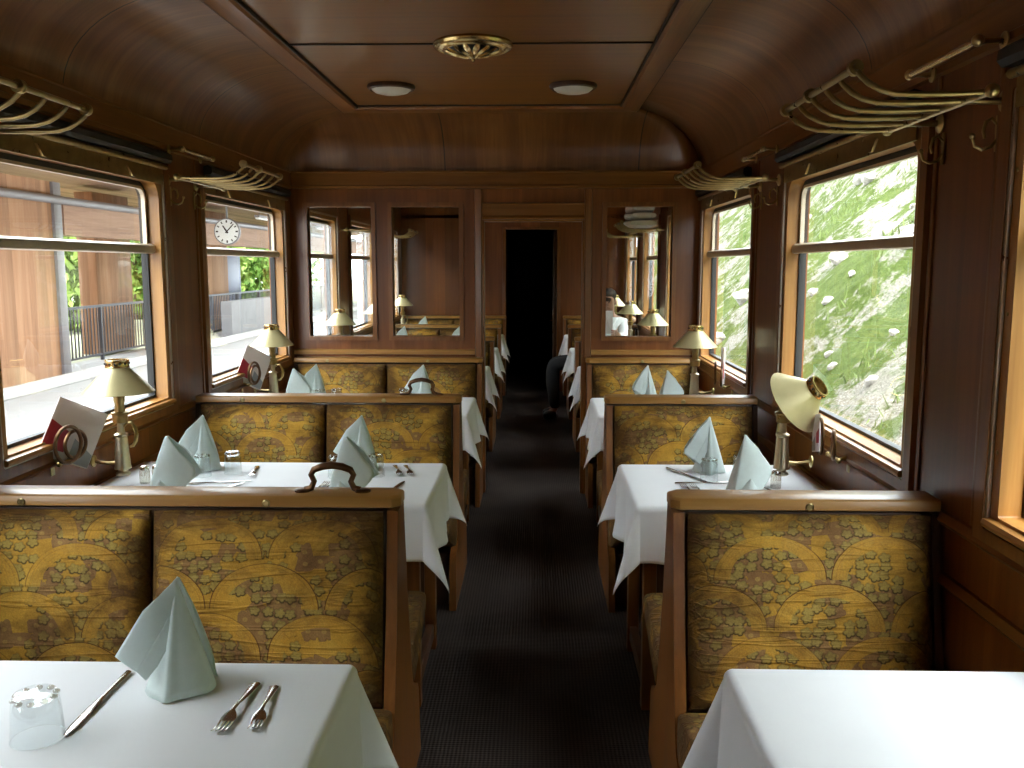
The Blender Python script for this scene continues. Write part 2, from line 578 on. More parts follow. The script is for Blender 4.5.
def rrect(a0, b0, a1, b1, r, n=5, rb=None):
    pts = []
    q = r if rb is None else rb
    for cx, cy, t0, r in ((a1 - r, b1 - r, 0, r), (a0 + r, b1 - r, 90, r), (a0 + q, b0 + q, 180, q), (a1 - q, b0 + q, 270, q)):
        for k in range(n + 1):
            t = math.radians(t0 + 90 * k / n)
            pts.append((cx + r * math.cos(t), cy + r * math.sin(t)))
    return pts


def tag(o, label, cat, group=None, kind=None):
    if label:
        o['label'] = label
    if cat:
        o['category'] = cat
    if group:
        o['group'] = group
    if kind:
        o['kind'] = kind
    return o


def thing(name, label, cat, loc=(0, 0, 0), rz=0, group=None):
    o = bpy.data.objects.new(name, None)
    o.empty_display_size = .05
    COL.objects.link(o)
    o.location = loc
    o.rotation_euler = (0, 0, rz)
    return tag(o, label, cat, group)


def struct(o):
    o['kind'] = 'structure'
    return o


def kids(o):
    return [c for c in bpy.data.objects if c.parent == o]


def dup(root, loc=None, rz=None, label=None, group=None):
    def cp(o, parent):
        c = o.copy()
        COL.objects.link(c)
        if parent is not None:
            c.parent = parent
        for k in KIDS.setdefault(o.name, kids(o)):
            cp(k, c)
        return c
    r = cp(root, None)
    r.scale = (1, 1, 1)
    if loc is not None:
        r.location = loc
    if rz is not None:
        r.rotation_euler = (0, 0, rz)
    if label:
        r['label'] = label
    if group:
        r['group'] = group
    return r


KIDS = {}


class Stock:
    """first use places the prototype itself, later uses copy it"""

    def __init__(self, root):
        self.root, self.used = root, False

    def place(self, loc, rz, label, group=None):
        if not self.used:
            self.used = True
            o = self.root
            KIDS.setdefault(o.name, kids(o))
            o.location = loc
            o.rotation_euler = (0, 0, rz)
            o['label'] = label
            if group:
                o['group'] = group
            return o
        return dup(self.root, loc, rz, label, group)


# ------------------------------------------------------------------ the setting
WIN_L = [(.73, 2.05), (2.63, 3.93), (4.40, 5.83), (6.30, 7.38), (7.92, 9.00), (9.52, 10.60)]  # unseen bay behind the camera left windowless to darken the hillside benches
WIN_R = [(-1.10, .20), (.75, 2.09), (2.57, 3.95), (4.52, 5.86), (6.30, 7.38), (7.92, 9.00), (9.52, 10.60)]
Z0, Z1 = .93, 1.925
ZT = 2.80


def side_wall(name, x0, x1, wins):
    m = MB()
    m.box((x0, YB - .1, 0), (x1, 14.0, Z0))
    m.box((x0, YB - .1, Z1), (x1, 14.0, ZT))
    ys = [YB - .1] + [v for w in wins for v in w] + [14.0]
    for a, b in zip(ys[0::2], ys[1::2]):
        m.box((x0, a, Z0), (x1, b, Z1))
    return struct(m.build(name, M['wall'], smooth=False))


side_wall('wall_left', XL - .10, XL, WIN_L)
side_wall('wall_right', XR, XR + .10, WIN_R)
struct(MB().box((XL - .1, YB - .1, 0), (XR + .1, YB, ZT)).build('wall_back', M['wall'], smooth=False))
struct(MB().box((XL - .1, YB - .1, -.12), (XR + .1, 14.0, 0)).build('floor', M['carpet'], smooth=False))

# ceiling of the first saloon: a flat field with coved sides
CZ = 2.46
CW0 = .865
rings = 14
def ceil_ring(k):
    t = k / rings
    x0, x1 = XC - CW0, XC + CW0
    e = math.sin(t * PI / 2)
    zz = CZ - .33 * (1 - math.cos(t * PI / 2))
    return (x0 + (XL - x0) * e, x1 + (XR - x1) * e, -1.8 + (YB + 1.8) * e, 5.48 + (YP - 5.48) * e, zz, t)


def make_ceiling():
    b = bmesh.new()
    uvl = b.loops.layers.uv.new('UVMap')
    rr = [ceil_ring(k) for k in range(rings + 1)]

    def quad(ps, uvs, mi):
        f = b.faces.new([b.verts.new(p) for p in ps])
        f.material_index = mi
        f.smooth = True
        for l, q in zip(f.loops, uvs):
            l[uvl].uv = q
    NS = 24
    for k in range(rings):
        a, c = rr[k], rr[k + 1]
        for s in range(NS):
            def lerp(p, q, t):
                return p + (q - p) * t
            t0, t1 = s / NS, (s + 1) / NS
            va, vc = a[5] * .58, c[5] * .58
            for side, off in ((0, 0.0), (1, 20.3)):
                ya0, ya1 = lerp(a[2], a[3], t0), lerp(a[2], a[3], t1)
                yc0, yc1 = lerp(c[2], c[3], t0), lerp(c[2], c[3], t1)
                quad([(a[side], ya0, a[4]), (a[side], ya1, a[4]), (c[side], yc1, c[4]), (c[side], yc0, c[4])],
                     [(ya0 + off, va), (ya1 + off, va), (yc1 + off, vc), (yc0 + off, vc)], 0)
            for side, off in ((2, 43.1), (3, 61.7)):
                xa0, xa1 = lerp(a[0], a[1], t0), lerp(a[0], a[1], t1)
                xc0, xc1 = lerp(c[0], c[1], t0), lerp(c[0], c[1], t1)
                quad([(xa0, a[side], a[4]), (xa1, a[side], a[4]), (xc1, c[side], c[4]), (xc0, c[side], c[4])],
                     [(xa0 + off, va), (xa1 + off, va), (xc1 + off, vc), (xc0 + off, vc)], 0)
    a = rr[0]
    quad([(a[0], a[2], CZ), (a[1], a[2], CZ), (a[1], a[3], CZ), (a[0], a[3], CZ)], [(0, 0), (1, 0), (1, 1), (0, 1)], 1)
    # roof above, so that no daylight comes through
    for p in ([(XL - .1, YB - .1, ZT), (XR + .1, YB - .1, ZT), (XR + .1, 14, ZT), (XL - .1, 14, ZT)],
              [(XL - .1, YB - .1, ZT + .05), (XR + .1, YB - .1, ZT + .05), (XR + .1, 14, ZT + .05), (XL - .1, 14, ZT + .05)]):
        quad(p, [(0, 0)] * 4, 1)
    bmesh.ops.remove_doubles(b, verts=b.verts, dist=.0004)
    me = bpy.data.meshes.new('ceiling')
    b.to_mesh(me)
    b.free()
    me.materials.append(M['cove'])
    me.materials.append(M['ceil'])
    o = bpy.data.objects.new('ceiling', me)
    COL.objects.link(o)
    return struct(o)


make_ceiling()
# second saloon and corridor ceiling
struct(MB().box((XL, YP + PT, 2.36), (XR, YE, 2.40)).build('ceiling', M['ceil'], smooth=False))
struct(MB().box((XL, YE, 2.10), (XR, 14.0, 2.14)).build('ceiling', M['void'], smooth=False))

# ceiling moulding (a flat frame round the field) and the joint across it
m = MB()
o_, i_ = CW0 + .012, CW0 - .095
Y1o, Y1i, Y0o, Y0i = 5.49, 5.375, -1.81, -1.70
for sx in (-1, 1):
    m.prism([(XC + sx * o_, CZ - .020), (XC + sx * (o_ - .018), CZ - .026), (XC + sx * (i_ + .012), CZ - .022),
             (XC + sx * i_, CZ - .010), (XC + sx * i_, CZ + .004), (XC + sx * o_, CZ + .004)], 'y', Y0o, Y1o)
struct(m.build('trim_1', M['mould']))
m = MB()
m.prism([(Y1o + .012, CZ - .02), (Y1o - .006, CZ - .0265), (Y1i + .012, CZ - .0225), (Y1i, CZ - .010), (Y1i, CZ + .004), (Y1o + .012, CZ + .004)],
        'x', XC - o_ + .01, XC + o_ - .01)
struct(m.build('trim_2', M['mould_x']))
m = MB()
for sx in (-1, 1):
    for q in (o_ + .001, i_ - .006):
        m.box((XC + sx * q - .003, Y0i, CZ - .016 if q == i_ - .006 else CZ - .019), (XC + sx * q + .003, Y1i if q < i_ else Y1o, CZ - .0005))
m.box((XC - i_, Y1i - .009, CZ - .008), (XC + i_, Y1i - .003, CZ - .0005))
m.box((XC - o_, Y1o + .012, CZ - .021), (XC + o_, Y1o + .018, CZ - .004))
m.box((XC - i_, 3.905, CZ - .006), (XC + i_, 3.916, CZ - .0005))
m.box((XC - i_, 1.1, CZ - .006), (XC + i_, 1.111, CZ - .0005))
struct(m.build('trim_3', M['groove'], smooth=False))

# frieze boards
ZF0, ZF1 = 2.035, 2.15
m = MB()
for x, s in ((XL, 1), (XR, -1)):
    m.prism([(x, ZF0), (x + s * .016, ZF0 + .004), (x + s * .016, ZF0 + .022), (x + s * .011, ZF0 + .026),
             (x + s * .011, ZF1 - .012), (x + s * .02, ZF1 - .008), (x + s * .02, ZF1), (x, ZF1)], 'y', YB + .001, YP - .001)
struct(m.build('trim_4', M['frieze_y']))
m = MB()
m.prism([(YP, ZF0), (YP - .018, ZF0 + .004), (YP - .018, ZF0 + .02), (YP - .010, ZF0 + .024), (YP - .010, ZF1 - .014), (YP - .022, ZF1 - .008),
         (YP - .022, ZF1 - .001), (YP, ZF1 - .001)], 'x', XL + .021, XR - .021)
struct(m.build('trim_5', M['frieze_x']))
# mouldings along the walls under the windows
m = MB()
for x, s in ((XL, 1), (XR, -1)):
    for z in (.865, .705):
        m.prism([(x, z), (x + s * .012, z + .004), (x + s * .022, z + .016), (x + s * .016, z + .026), (x + s * .010, z + .036), (x, z + .038)],
                'y', YB + .002, YP - .002)
        m.prism([(x, z), (x + s * .012, z + .004), (x + s * .022, z + .016), (x + s * .016, z + .026), (x + s * .010, z + .036), (x, z + .038)],
                'y', YP + PT + .002, YE - .002)
struct(m.build('trim_6', M['wood_y']))
# skirting
m = MB()
for x, s in ((XL, 1), (XR, -1)):
    m.box((min(x, x + s * .014), YB + .002, 0), (max(x, x + s * .014), YP - .002, .12), .004)
struct(m.build('baseboard_side', M['darkwood']))
# pier strips framing each wall pier
m = MB()
for wins, x, s in ((WIN_L, XL, 1), (WIN_R, XR, -1)):
    for k in range(len(wins) - 1):
        a, b = wins[k][1], wins[k + 1][0]
        for y in (a + .075, b - .075):
            if abs(y - YP) < .2:
                continue
            m.box((min(x, x + s * .007), y - .010, .905), (max(x, x + s * .007), y + .010, ZF0), .003)
struct(m.build('trim_7', M['wood_z']))


# windows
def window(idx, side, y0, y1):
    x = XL if side < 0 else XR
    s = side
    root = bpy.data.objects.new('window_%d' % idx, None)
    COL.objects.link(root)
    root.location = (x, y0, Z0)
    struct(root)
    w, h = y1 - y0, Z1 - Z0

    def xx(d):                                                      # distance outwards from the wall's inner face
        return s * d
    e = .0015
    # wooden lining, rounded inside
    lin = MB().ring(rrect(e, e, w - e, h - e, .004, 6), rrect(.040, .03, w - .040, h - .035, .065, 6, .006), 'x', xx(-.004), xx(.075))
    lin.build('window_lining', M['orange'], root)
    # flat casing on the wall face
    MB().ring(rrect(-.050, -.045, w + .050, h + .045, .010, 6), rrect(-.006, -.006, w + .006, h + .006, .012, 6), 'x', xx(-.016), xx(-.0005)).build('window_casing', M['wood_z'], root)
    # pale metal bead
    MB().ring(rrect(-.006, -.006, w + .006, h + .006, .012, 6), rrect(.006, .006, w - .006, h - .006, .012, 6), 'x', xx(-.012), xx(-.005)).build('window_bead', M['alu2'], root)
    MB().ring(rrect(.039, .029, w - .039, h - .034, .066, 6, .006), rrect(.054, .044, w - .054, h - .056, .054, 6, .004), 'x', xx(.050), xx(.078)).build('window_seal', M['black'], root)
    zt = 1.600 - Z0
    # moving upper sash
    MB().ring(rrect(.054, zt, w - .054, h - .055, .050, 6, .004), rrect(.064, zt + .008, w - .064, h - .066, .044, 6, .004), 'x', xx(.045), xx(.062)).build('window_sash', M['alu'], root)
    t = MB()
    t.prism([(xx(.020), zt - .008), (xx(.016), zt + .004), (xx(.020), zt + .022), (xx(.032), zt + .030), (xx(.062), zt + .030), (xx(.062), zt - .010), (xx(.03), zt - .012)], 'y', .045, w - .045)
    t.build('window_transom', M['alu'], root)
    g = MB().box((min(xx(.052), xx(.056)), .06, zt + .02), (max(xx(.052), xx(.056)), w - .06, h - .058))
    g.build('window_pane', M['glass'], root, smooth=False)
    g = MB().box((min(xx(.064), xx(.068)), .05, .040), (max(xx(.064), xx(.068)), w - .05, zt + .01))
    g.build('window_pane', M['glass'], root, smooth=False)
    # sill board
    MB().prism([(xx(-.022), .001), (xx(-.026), .010), (xx(-.022), .020), (xx(.060), .034), (xx(.060), .001)], 'y', .005, w - .005).build('window_sill', M['orange_y'], root)
    sc = MB()
    for yy in (.018, w - .018):
        for zz in (.18, .5, .82):
            if zz < h:
                sc.lathe([(.0001, -.0065), (.004, -.006), (.0055, -.004), (.0055, 0)], (0, yy, zz), 8,
                         Matrix.Rotation(-PI / 2 if s > 0 else PI / 2, 3, 'Y') @ Matrix.Scale(-1, 3))
    sc.build('window_screw', M['oldbrass'], root)
    return root


for i, (a, b) in enumerate(WIN_L):
    window(i + 1, -1, a, b)
for i, (a, b) in enumerate(WIN_R):
    window(i + 11, 1, a, b)

# partition with glazed panels and the open doorway
ZP = 2.16
DL, DR, DH = -.348, .322, 1.835
panes = [(-1.513, -1.073), (-.953, -.493), (.46, .907)]
PZ0, PZ1 = 1.06, 1.927
m = MB()
m.box((XL, YP, 0), (DL, YP + PT, PZ0))
m.box((DR, YP, 0), (XR, YP + PT, PZ0))
m.box((XL, YP, PZ1), (XR, YP + PT, ZT - .01))
m.box((DL, YP, DH), (DR, YP + PT, PZ1))
edges = [XL, panes[0][0], panes[0][1], panes[1][0], panes[1][1], DL]
for a, b in zip(edges[0::2], edges[1::2]):
    m.box((a, YP, PZ0), (b, YP + PT, PZ1))
m.box((DR, YP, PZ0), (panes[2][0], YP + PT, PZ1))
m.box((panes[2][1], YP, PZ0), (XR, YP + PT, PZ1))
struct(m.build('wall_partition', M['wall'], smooth=False))
for k, (a, b) in enumerate(panes):
    root = bpy.data.objects.new('window_%d' % (31 + k), None)
    COL.objects.link(root)
    root.location = ((a + b) / 2, YP, PZ0)
    struct(root)
    w, h = (b - a) / 2, PZ1 - PZ0
    for q in (-1, 1):
        y = (-.018, .004) if q < 0 else (PT - .004, PT + .018)
        MB().ring(rrect(-w - .020, -.020, w + .020, h + .020, .004, 3), rrect(-w + .008, .008, w - .008, h - .008, .006, 3), 'y', *y).build('window_frame', M['wood_z'], root)
    MB().box((-w + .001, .026, .001), (w - .001, .031, h - .001)).build('window_pane', M['glass'], root, smooth=False)
# door posts and header of the doorway
m = MB()
for x, s in ((DL, -1), (DR, 1)):
    m.prism([(x, YP - .02), (x + s * .008, YP - .028), (x + s * .046, YP - .024), (x + s * .052, YP - .001), (x, YP - .001)], 'z', .0, 2.03)
    m.box((min(x, x - s * .012), YP - .02, 0), (max(x, x - s * .012), YP + PT + .02, DH), .003)
struct(m.build('trim_8', M['wood_z']))
m = MB()
m.prism([(YP - .003, DH), (YP - .026, DH + .002), (YP - .030, DH + .012), (YP - .022, DH + .022), (YP - .014, DH + .028), (YP - .014, DH + .095), (YP - .022, DH + .105), (YP - .003, DH + .11)], 'x', DL + .001, DR - .001)
m.box((DL, YP - .002, DH - .012), (DR, YP + PT + .02, DH), .003)
struct(m.build('trim_9', M['frieze_x']))
m = MB()
for xa, xb in ((XL + .002, DL - .053), (DR + .053, XR - .002)):
    m.prism([(YP - .001, .945), (YP - .014, .948), (YP - .014, .972), (YP - .001, .98)], 'x', xa, xb)
struct(m.build('trim_10', M['wood_x']))

# end wall of the second saloon with the dark opening to the corridor
EL, ER, EH = -.365, .275, 1.965
m = MB()
m.box((XL, YE, 0), (EL, YE + .06, ZT - .01))
m.box((ER, YE, 0), (XR, YE + .06, ZT - .01))
m.box((EL, YE, EH), (ER, YE + .06, ZT - .01))
struct(m.build('wall_end', M['wall'], smooth=False))
m = MB()
for x, s in ((EL, -1), (ER, 1)):
    m.box((min(x - s * .012, x + s * .03), YE - .014, 0), (max(x - s * .012, x + s * .03), YE + .05, EH + .02), .004)
m.box((EL, YE - .014, EH), (ER, YE + .05, EH + .03), .004)
struct(m.build('trim_11', M['wood_z']))
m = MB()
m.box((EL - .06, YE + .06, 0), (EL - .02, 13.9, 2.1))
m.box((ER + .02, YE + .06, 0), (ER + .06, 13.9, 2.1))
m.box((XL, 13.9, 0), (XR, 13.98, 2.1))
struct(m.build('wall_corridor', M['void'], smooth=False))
root = bpy.data.objects.new('door_1', None)
COL.objects.link(root)
root.location = (ER - .015, YE + .06, 0)
struct(root)
m = MB().box((-.036, .012, .01), (0, .62, 1.95), .004)
m.build('door_leaf', M['darkwood'], root)
m = MB()
m.box((-.044, .06, .70), (-.037, .10, .98), .003)
m.tube([(-.044, .08, .86), (-.075, .08, .86), (-.08, .10, .86), (-.08, .19, .855)], .008, 8)
m.build('door_handle', M['silver'], root)


# ------------------------------------------------------------------ benches
SIDE = {-1: 'platform side', 1: 'hillside'}
CUSHION = {}


def back_cushion(w, sgn):
    """an upholstered back, facing y*sgn, centred on x=0"""
    m = MB()
    nx, nz = 22, 18

    def pt(u, v, front):
        x = (u - .5) * w
        z = .385 + v * .505
        yb = .125 - v * .077                                        # inner plane, leaning
        ed = (1 - abs(2 * u - 1) ** 7) * (1 - abs(2 * v - 1) ** 7)
        belly = .010 * math.sin(v * PI) + .006 * math.sin(u * PI)
        y = yb + (.014 + (.030 + belly) * max(0.0, ed) ** .5 if front else 0)
        return Vector((x, sgn * y, z))
    m.grid(lambda u, v: pt(u, v, True), nx, nz)
    m.grid(lambda u, v: pt(u, v, False), nx, nz)
    b = m.b
    n = (nx + 1) * (nz + 1)
    b.verts.ensure_lookup_table()
    idx = lambda i, j: i * (nz + 1) + j
    per = [(i, 0) for i in range(nx + 1)] + [(nx, j) for j in range(1, nz + 1)] + [(i, nz) for i in range(nx - 1, -1, -1)] + [(0, j) for j in range(nz - 1, 0, -1)]
    for k in range(len(per)):
        p, q = per[k], per[(k + 1) % len(per)]
        b.faces.new((b.verts[idx(*p)], b.verts[idx(*q)], b.verts[n + idx(*q)], b.verts[n + idx(*p)]))
    return m


def seat_cushion(w, sgn):
    prof = [(.155, .270), (.24, .270), (.36, .305), (.50, .365), (.552, .392), (.572, .418), (.566, .440), (.54, .451), (.44, .447), (.30, .425), (.20, .402), (.16, .39)]
    m = MB()
    lps = []
    cy, cz = .37, .37
    for u, k in ((0, .90), (.012, .965), (.04, 1.0), (.5, 1.0), (.96, 1.0), (.988, .965), (1, .90)):
        x = (u - .5) * w
        lps.append([(x, sgn * (cy + (y - cy) * k), cz + (z - cz) * k) for y, z in prof])
    m.loops(lps)
    return m


def end_panel_outline(both):
    h = [(.052, .892), (.066, .80), (.098, .62), (.140, .46), (.165, .36), (.185, .30), (.235, .262), (.290, .245), (.312, .215), (.322, .12), (.335, 0)]
    r = list(h)
    l = [(-y, z) for y, z in reversed(h)]
    if both == 0:
        return r + l
    if both < 0:                                                    # faces -y only
        return [(.052, .892), (.052, 0)] + l
    return r + [(-.052, 0), (-.052, .892)]


def bench(side, y, faces, n, label, handle, ends=None, seam=0.0):
    x0, x1 = ends or ((XL + .024, AL) if side < 0 else (AR, XR - .024))
    aisle = x1 if side < 0 else x0
    wallx = x0 if side < 0 else x1
    xc = (x0 + x1) / 2
    root = thing('dining_bench', label, 'bench', (xc, y, 0), 0, 'upholstered dining benches')
    hw = (x1 - x0) / 2
    sg = 1 if side < 0 else -1                                      # direction of the aisle
    # top rail with chamfered aisle corner
    m = MB()
    c = .022
    yb = .055 if faces == 0 else .055
    lo, hi = (-yb, yb) if faces == 0 else ((-yb, .052) if faces < 0 else (-.052, yb))
    outl = [(-sg * (hw - .002), lo), (sg * (hw + .005 - c), lo), (sg * (hw + .005), lo + c), (sg * (hw + .005), hi - c), (sg * (hw + .005 - c), hi), (-sg * (hw - .002), hi)]
    prof = [(0.005, .899), (0.0, .902), (0.0, .924), (.003, .929), (.008, .931)]
    cyv = (lo + hi) / 2
    lps = []
    for ins, z in prof:
        lps.append([(px - math.copysign(ins, px) if abs(px) > hw - .05 and px * sg > 0 else px, py - math.copysign(ins, py - cyv), z) for px, py in outl])
    m.loops(lps)
    m.build('top_rail', M['wood_x'], root)
    # ends
    ol = end_panel_outline(faces)
    MB().prism(ol, 'x', sg * (hw - .030), sg * hw).build('end_panel', M['wood_z'], root)
    MB().prism([(a * .97, z) for a, z in ol], 'x', -sg * hw, -sg * (hw - .02)).build('end_panel', M['darkwood'], root)
    # wooden core and plinth
    core = [(.030, .89), (.10, .40), (.13, .27), (.25, .24), (.26, 0)]
    lc = [(-a, z) for a, z in reversed(core)]
    if faces == 0:
        pl = core + lc
    elif faces < 0:
        pl = [(.04, .89), (.04, 0)] + lc
    else:
        pl = core + [(-.04, 0), (-.04, .89)]
    MB().prism(pl, 'x', -hw + .022, hw - .042).build('core_board', M['darkwood'], root)
    # cushions
    inner0, inner1 = (-hw + .028, hw - .038) if sg > 0 else (-hw + .038, hw - .028)
    gap = .012
    cw = (inner1 - inner0 - gap * (n - 1)) / n
    for f in ((-1, 1) if faces == 0 else (faces,)):
        for k in range(n):
            ck = cw + (seam if k else -seam)
            cx = inner0 + cw / 2 - seam / 2 if k == 0 else inner1 - ck / 2
            if n == 1:
                ck, cx = cw, inner0 + cw / 2
            key = ('b', round(ck, 3), f)
            if key not in CUSHION:
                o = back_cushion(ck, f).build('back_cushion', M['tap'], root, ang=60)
                CUSHION[key] = o.data
            else:
                o = bpy.data.objects.new('back_cushion', CUSHION[key])
                COL.objects.link(o)
                o.parent = root
            o.location = (cx, 0, 0)
        # seat spans to the outer face of the end
        s0, s1 = (-hw + .03, hw - .004) if sg > 0 else (-hw + .004, hw - .03)
        sw = (s1 - s0 - .008 * (n - 1)) / n
        for k in range(n):
            key = ('s', round(sw, 3), f)
            if key not in CUSHION:
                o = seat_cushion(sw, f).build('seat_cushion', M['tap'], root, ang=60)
                CUSHION[key] = o.data
            else:
                o = bpy.data.objects.new('seat_cushion', CUSHION[key])
                COL.objects.link(o)
                o.parent = root
            o.location = (s0 + sw / 2 + k * (sw + .008), 0, 0)
    # small bolts along the front of the rail
    if faces <= 0:
        pos = [-hw * .64, hw * .43] if n == 2 else [hw * .02]
        for px in pos:
            MB().lathe([(.011, 0), (.011, .003), (.008, .005), (.0075, .0035), (.0001, .0035)], (px, lo - .0002, .911), 12, Matrix.Rotation(PI / 2, 3, 'X')).build('bolt', M['oldbrass'], root)
    if handle:
        hx = hw - .185
        pth = []
        hl, hh = .062, .068
        for a, zz in ((-hl - .012, .004), (-hl + .004, .010), (-hl + .012, .028), (-hl + .004, .046), (-hl + .012, .060), (-hl + .035, .069), (0, .073),
                      (hl - .035, .069), (hl - .012, .060), (hl - .004, .046), (hl - .012, .028), (hl - .004, .010), (hl + .012, .004)):
            pth.append((hx + a, 0.0, .931 + zz))
        h = MB().tube(pth, [.010, .009, .008, .008, .009, .010, .010, .010, .009, .008, .008, .009, .010], 10)
        h.build('grab_handle', M['bronze'], root)
        for a in (-hl - .02, hl + .02):
            MB().lathe([(.022, 0), (.022, .004), (.012, .008), (.0001, .008)], (hx + a, 0, .9313), 14).build('handle_foot', M['bronze'], root)
    return root


bench(-1, ROWS[0], 0, 2, 'two-seat bench in gold floral tapestry with arched handle, directly behind the front napkin table', True, (XL + .024, -.362), .035)
bench(-1, ROWS[1], 0, 2, 'two-seat gold floral bench with arched handle, between the two laid tables on the platform side', True)
bench(1, ROWS[0], 0, 1, 'single-seat bench in dark olive gold tapestry behind the bare white front table', False, (.366, XR - .012))
bench(1, ROWS[1], 0, 1, 'single-seat tapestry bench between the two laid tables on the hillside', False, (.333, XR - .042))
bench(-1, YP - .058, -1, 2, 'two-seat tapestry bench against the partition below two glazed panels', False)
bench(1, YP - .058, -1, 1, 'single-seat tapestry bench against the partition below one glazed panel', False)
bench(-1, ROWS2[0], 0, 2, 'first two-seat bench beyond the partition on the platform side', False)
bench(-1, ROWS2[1], 0, 2, 'second two-seat bench beyond the partition on the platform side', False)
bench(1, ROWS2[0], 0, 1, 'single-seat bench beyond the partition with its back to the seated person', False)
bench(1, ROWS2[1], 0, 1, 'single-seat bench on which the person in the white shirt sits', False)
bench(-1, YE - .06, -1, 2, 'two-seat bench against the far end wall beside the dark opening', False)
bench(1, YE - .06, -1, 1, 'single-seat bench against the far end wall behind the seated person', False)

# ------------------------------------------------------------------ tables and cloths
TZ = .742
CT = TZ + .0035


def cloth(x0, x1, y0, y1, z, ov, seed, mat):
    """ov: overhang at -x, +x, -y, +y"""
    rnd = random.Random(seed)
    ph = [rnd.uniform(0, 6.28) for _ in range(8)]
    fr = [rnd.uniform(14, 20) for _ in range(4)]
    rho = .018

    def samples(a, b, oa, ob):
        s = []
        if oa > 0:
            k = 14
            s += [a - oa + (oa - .045) * i / k for i in range(k)]
            s += [a - .045 + .045 * i / 9 for i in range(9)]
        k = 18
        s += [a + (b - a) * i / k for i in range(k + 1)]
        if ob > 0:
            s += [b + .045 * i / 9 for i in range(1, 10)]
            s += [b + .045 + (ob - .045) * i / 14 for i in range(1, 15)]
        return s
    us, vs = samples(x0, x1, ov[0], ov[1]), samples(y0, y1, ov[2], ov[3])

    def P(u, v):
        cu, cv = min(max(u, x0), x1), min(max(v, y0), y1)
        du, dv = u - cu, v - cv
        r = math.hypot(du, dv)
        bump = .0009 * math.sin(u * 23 + ph[0]) * math.sin(v * 19 + ph[1])
        if r < 1e-7:
            return (u, v, z + abs(bump))
        dx, dy = du / r, dv / r
        if r < rho * PI / 2:
            out, drop = rho * math.sin(r / rho), rho * (1 - math.cos(r / rho))
        else:
            rest = r - rho * PI / 2
            out, drop = rho, rho + rest
        q = max(0.0, drop - rho)
        corner = (2 * abs(dx * dy)) ** 2 if du and dv else 0.0
        if corner:
            ear = q * (.34 * corner)
            drop -= q * .07 * corner
            out += ear + .035 * q
        else:
            if du:
                t, ta, tb, f, p = v, y0, y1, fr[0] if du < 0 else fr[1], ph[2] if du < 0 else ph[3]
            else:
                t, ta, tb, f, p = u, x0, x1, fr[2] if dv < 0 else fr[3], ph[4] if dv < 0 else ph[5]
            k = min(1.0, min(t - ta, tb - t) / .09)
            k = k * k * (3 - 2 * k)
            out += .035 * q + q * .085 * k * (math.sin(f * t + p) + .5 * math.sin(1.9 * f * t + p * 2)) + q * .03 * k
            # the cloth is drawn in between the hanging corners
            drop -= .0
        return (cu + dx * out, cv + dy * out, z - drop)
    m = MB()
    b = m.b
    vv = [[b.verts.new(P(u, v)) for v in vs] for u in us]
    for i in range(len(us) - 1):
        for j in range(len(vs) - 1):
            b.faces.new((vv[i][j], vv[i + 1][j], vv[i + 1][j + 1], vv[i][j + 1]))
    o = m.build('tablecloth', mat, ang=80)
    sol = o.modifiers.new('thickness', 'SOLIDIFY')
    sol.thickness = .0016
    sol.offset = 1.0
    return o


def table(side, yc, label, clabel, seed, dep=.31, xin=None):
    if side < 0:
        x0, x1 = XL + .034, -.372
    else:
        x0, x1 = .352 if xin is None else xin, XR - .034
    sg = 1 if side < 0 else -1
    aisle = x1 if side < 0 else x0
    xm = (x0 + x1) / 2
    root = thing('dining_table', label, 'table', (xm, yc, 0), 0, 'dining tables under white cloths')
    hx = (x1 - x0) / 2
    MB().box((-hx + .002, -dep + .002, TZ - .03), (hx - .002, dep - .002, TZ), .006).build('table_top', M['wood_x'], root)
    for sy in (-1, 1):
        MB().box((sg * (hx - .045) - .022, sy * (dep - .07) - .024, 0), (sg * (hx - .045) + .022, sy * (dep - .07) + .024, TZ - .031), .005).build('leg', M['wood_z'], root)
    # arched board between the legs, foot board, wall bracket
    pts = [(-dep + .095, TZ - .032)]
    for k in range(9):
        t = PI * k / 8
        pts.append((-(dep - .095) * math.cos(t), TZ - .16 + .09 * math.sin(t)))
    pts.append((dep - .095, TZ - .032))
    MB().prism(pts, 'x', sg * (hx - .055), sg * (hx - .035)).build('apron', M['darkwood'], root)
    MB().box((min(sg * (hx - .06), sg * (hx - .03)), -dep + .095, .05), (max(sg * (hx - .06), sg * (hx - .03)), dep - .095, .11), .004).build('stretcher', M['darkwood'], root)
    MB().box((min(-sg * hx, -sg * (hx - .03)), -dep + .05, TZ - .09), (max(-sg * hx, -sg * (hx - .03)), dep - .05, TZ - .031), .003).build('wall_cleat', M['darkwood'], root)
    o = .235
    ov = (0, o, .2, .2) if side < 0 else (o, 0, .2, .2)
    c = cloth(x0, x1, yc - dep, yc + dep, CT, ov, seed, M['cloth'])
    tag(c, clabel, 'tablecloth', 'white tablecloths')
    return root


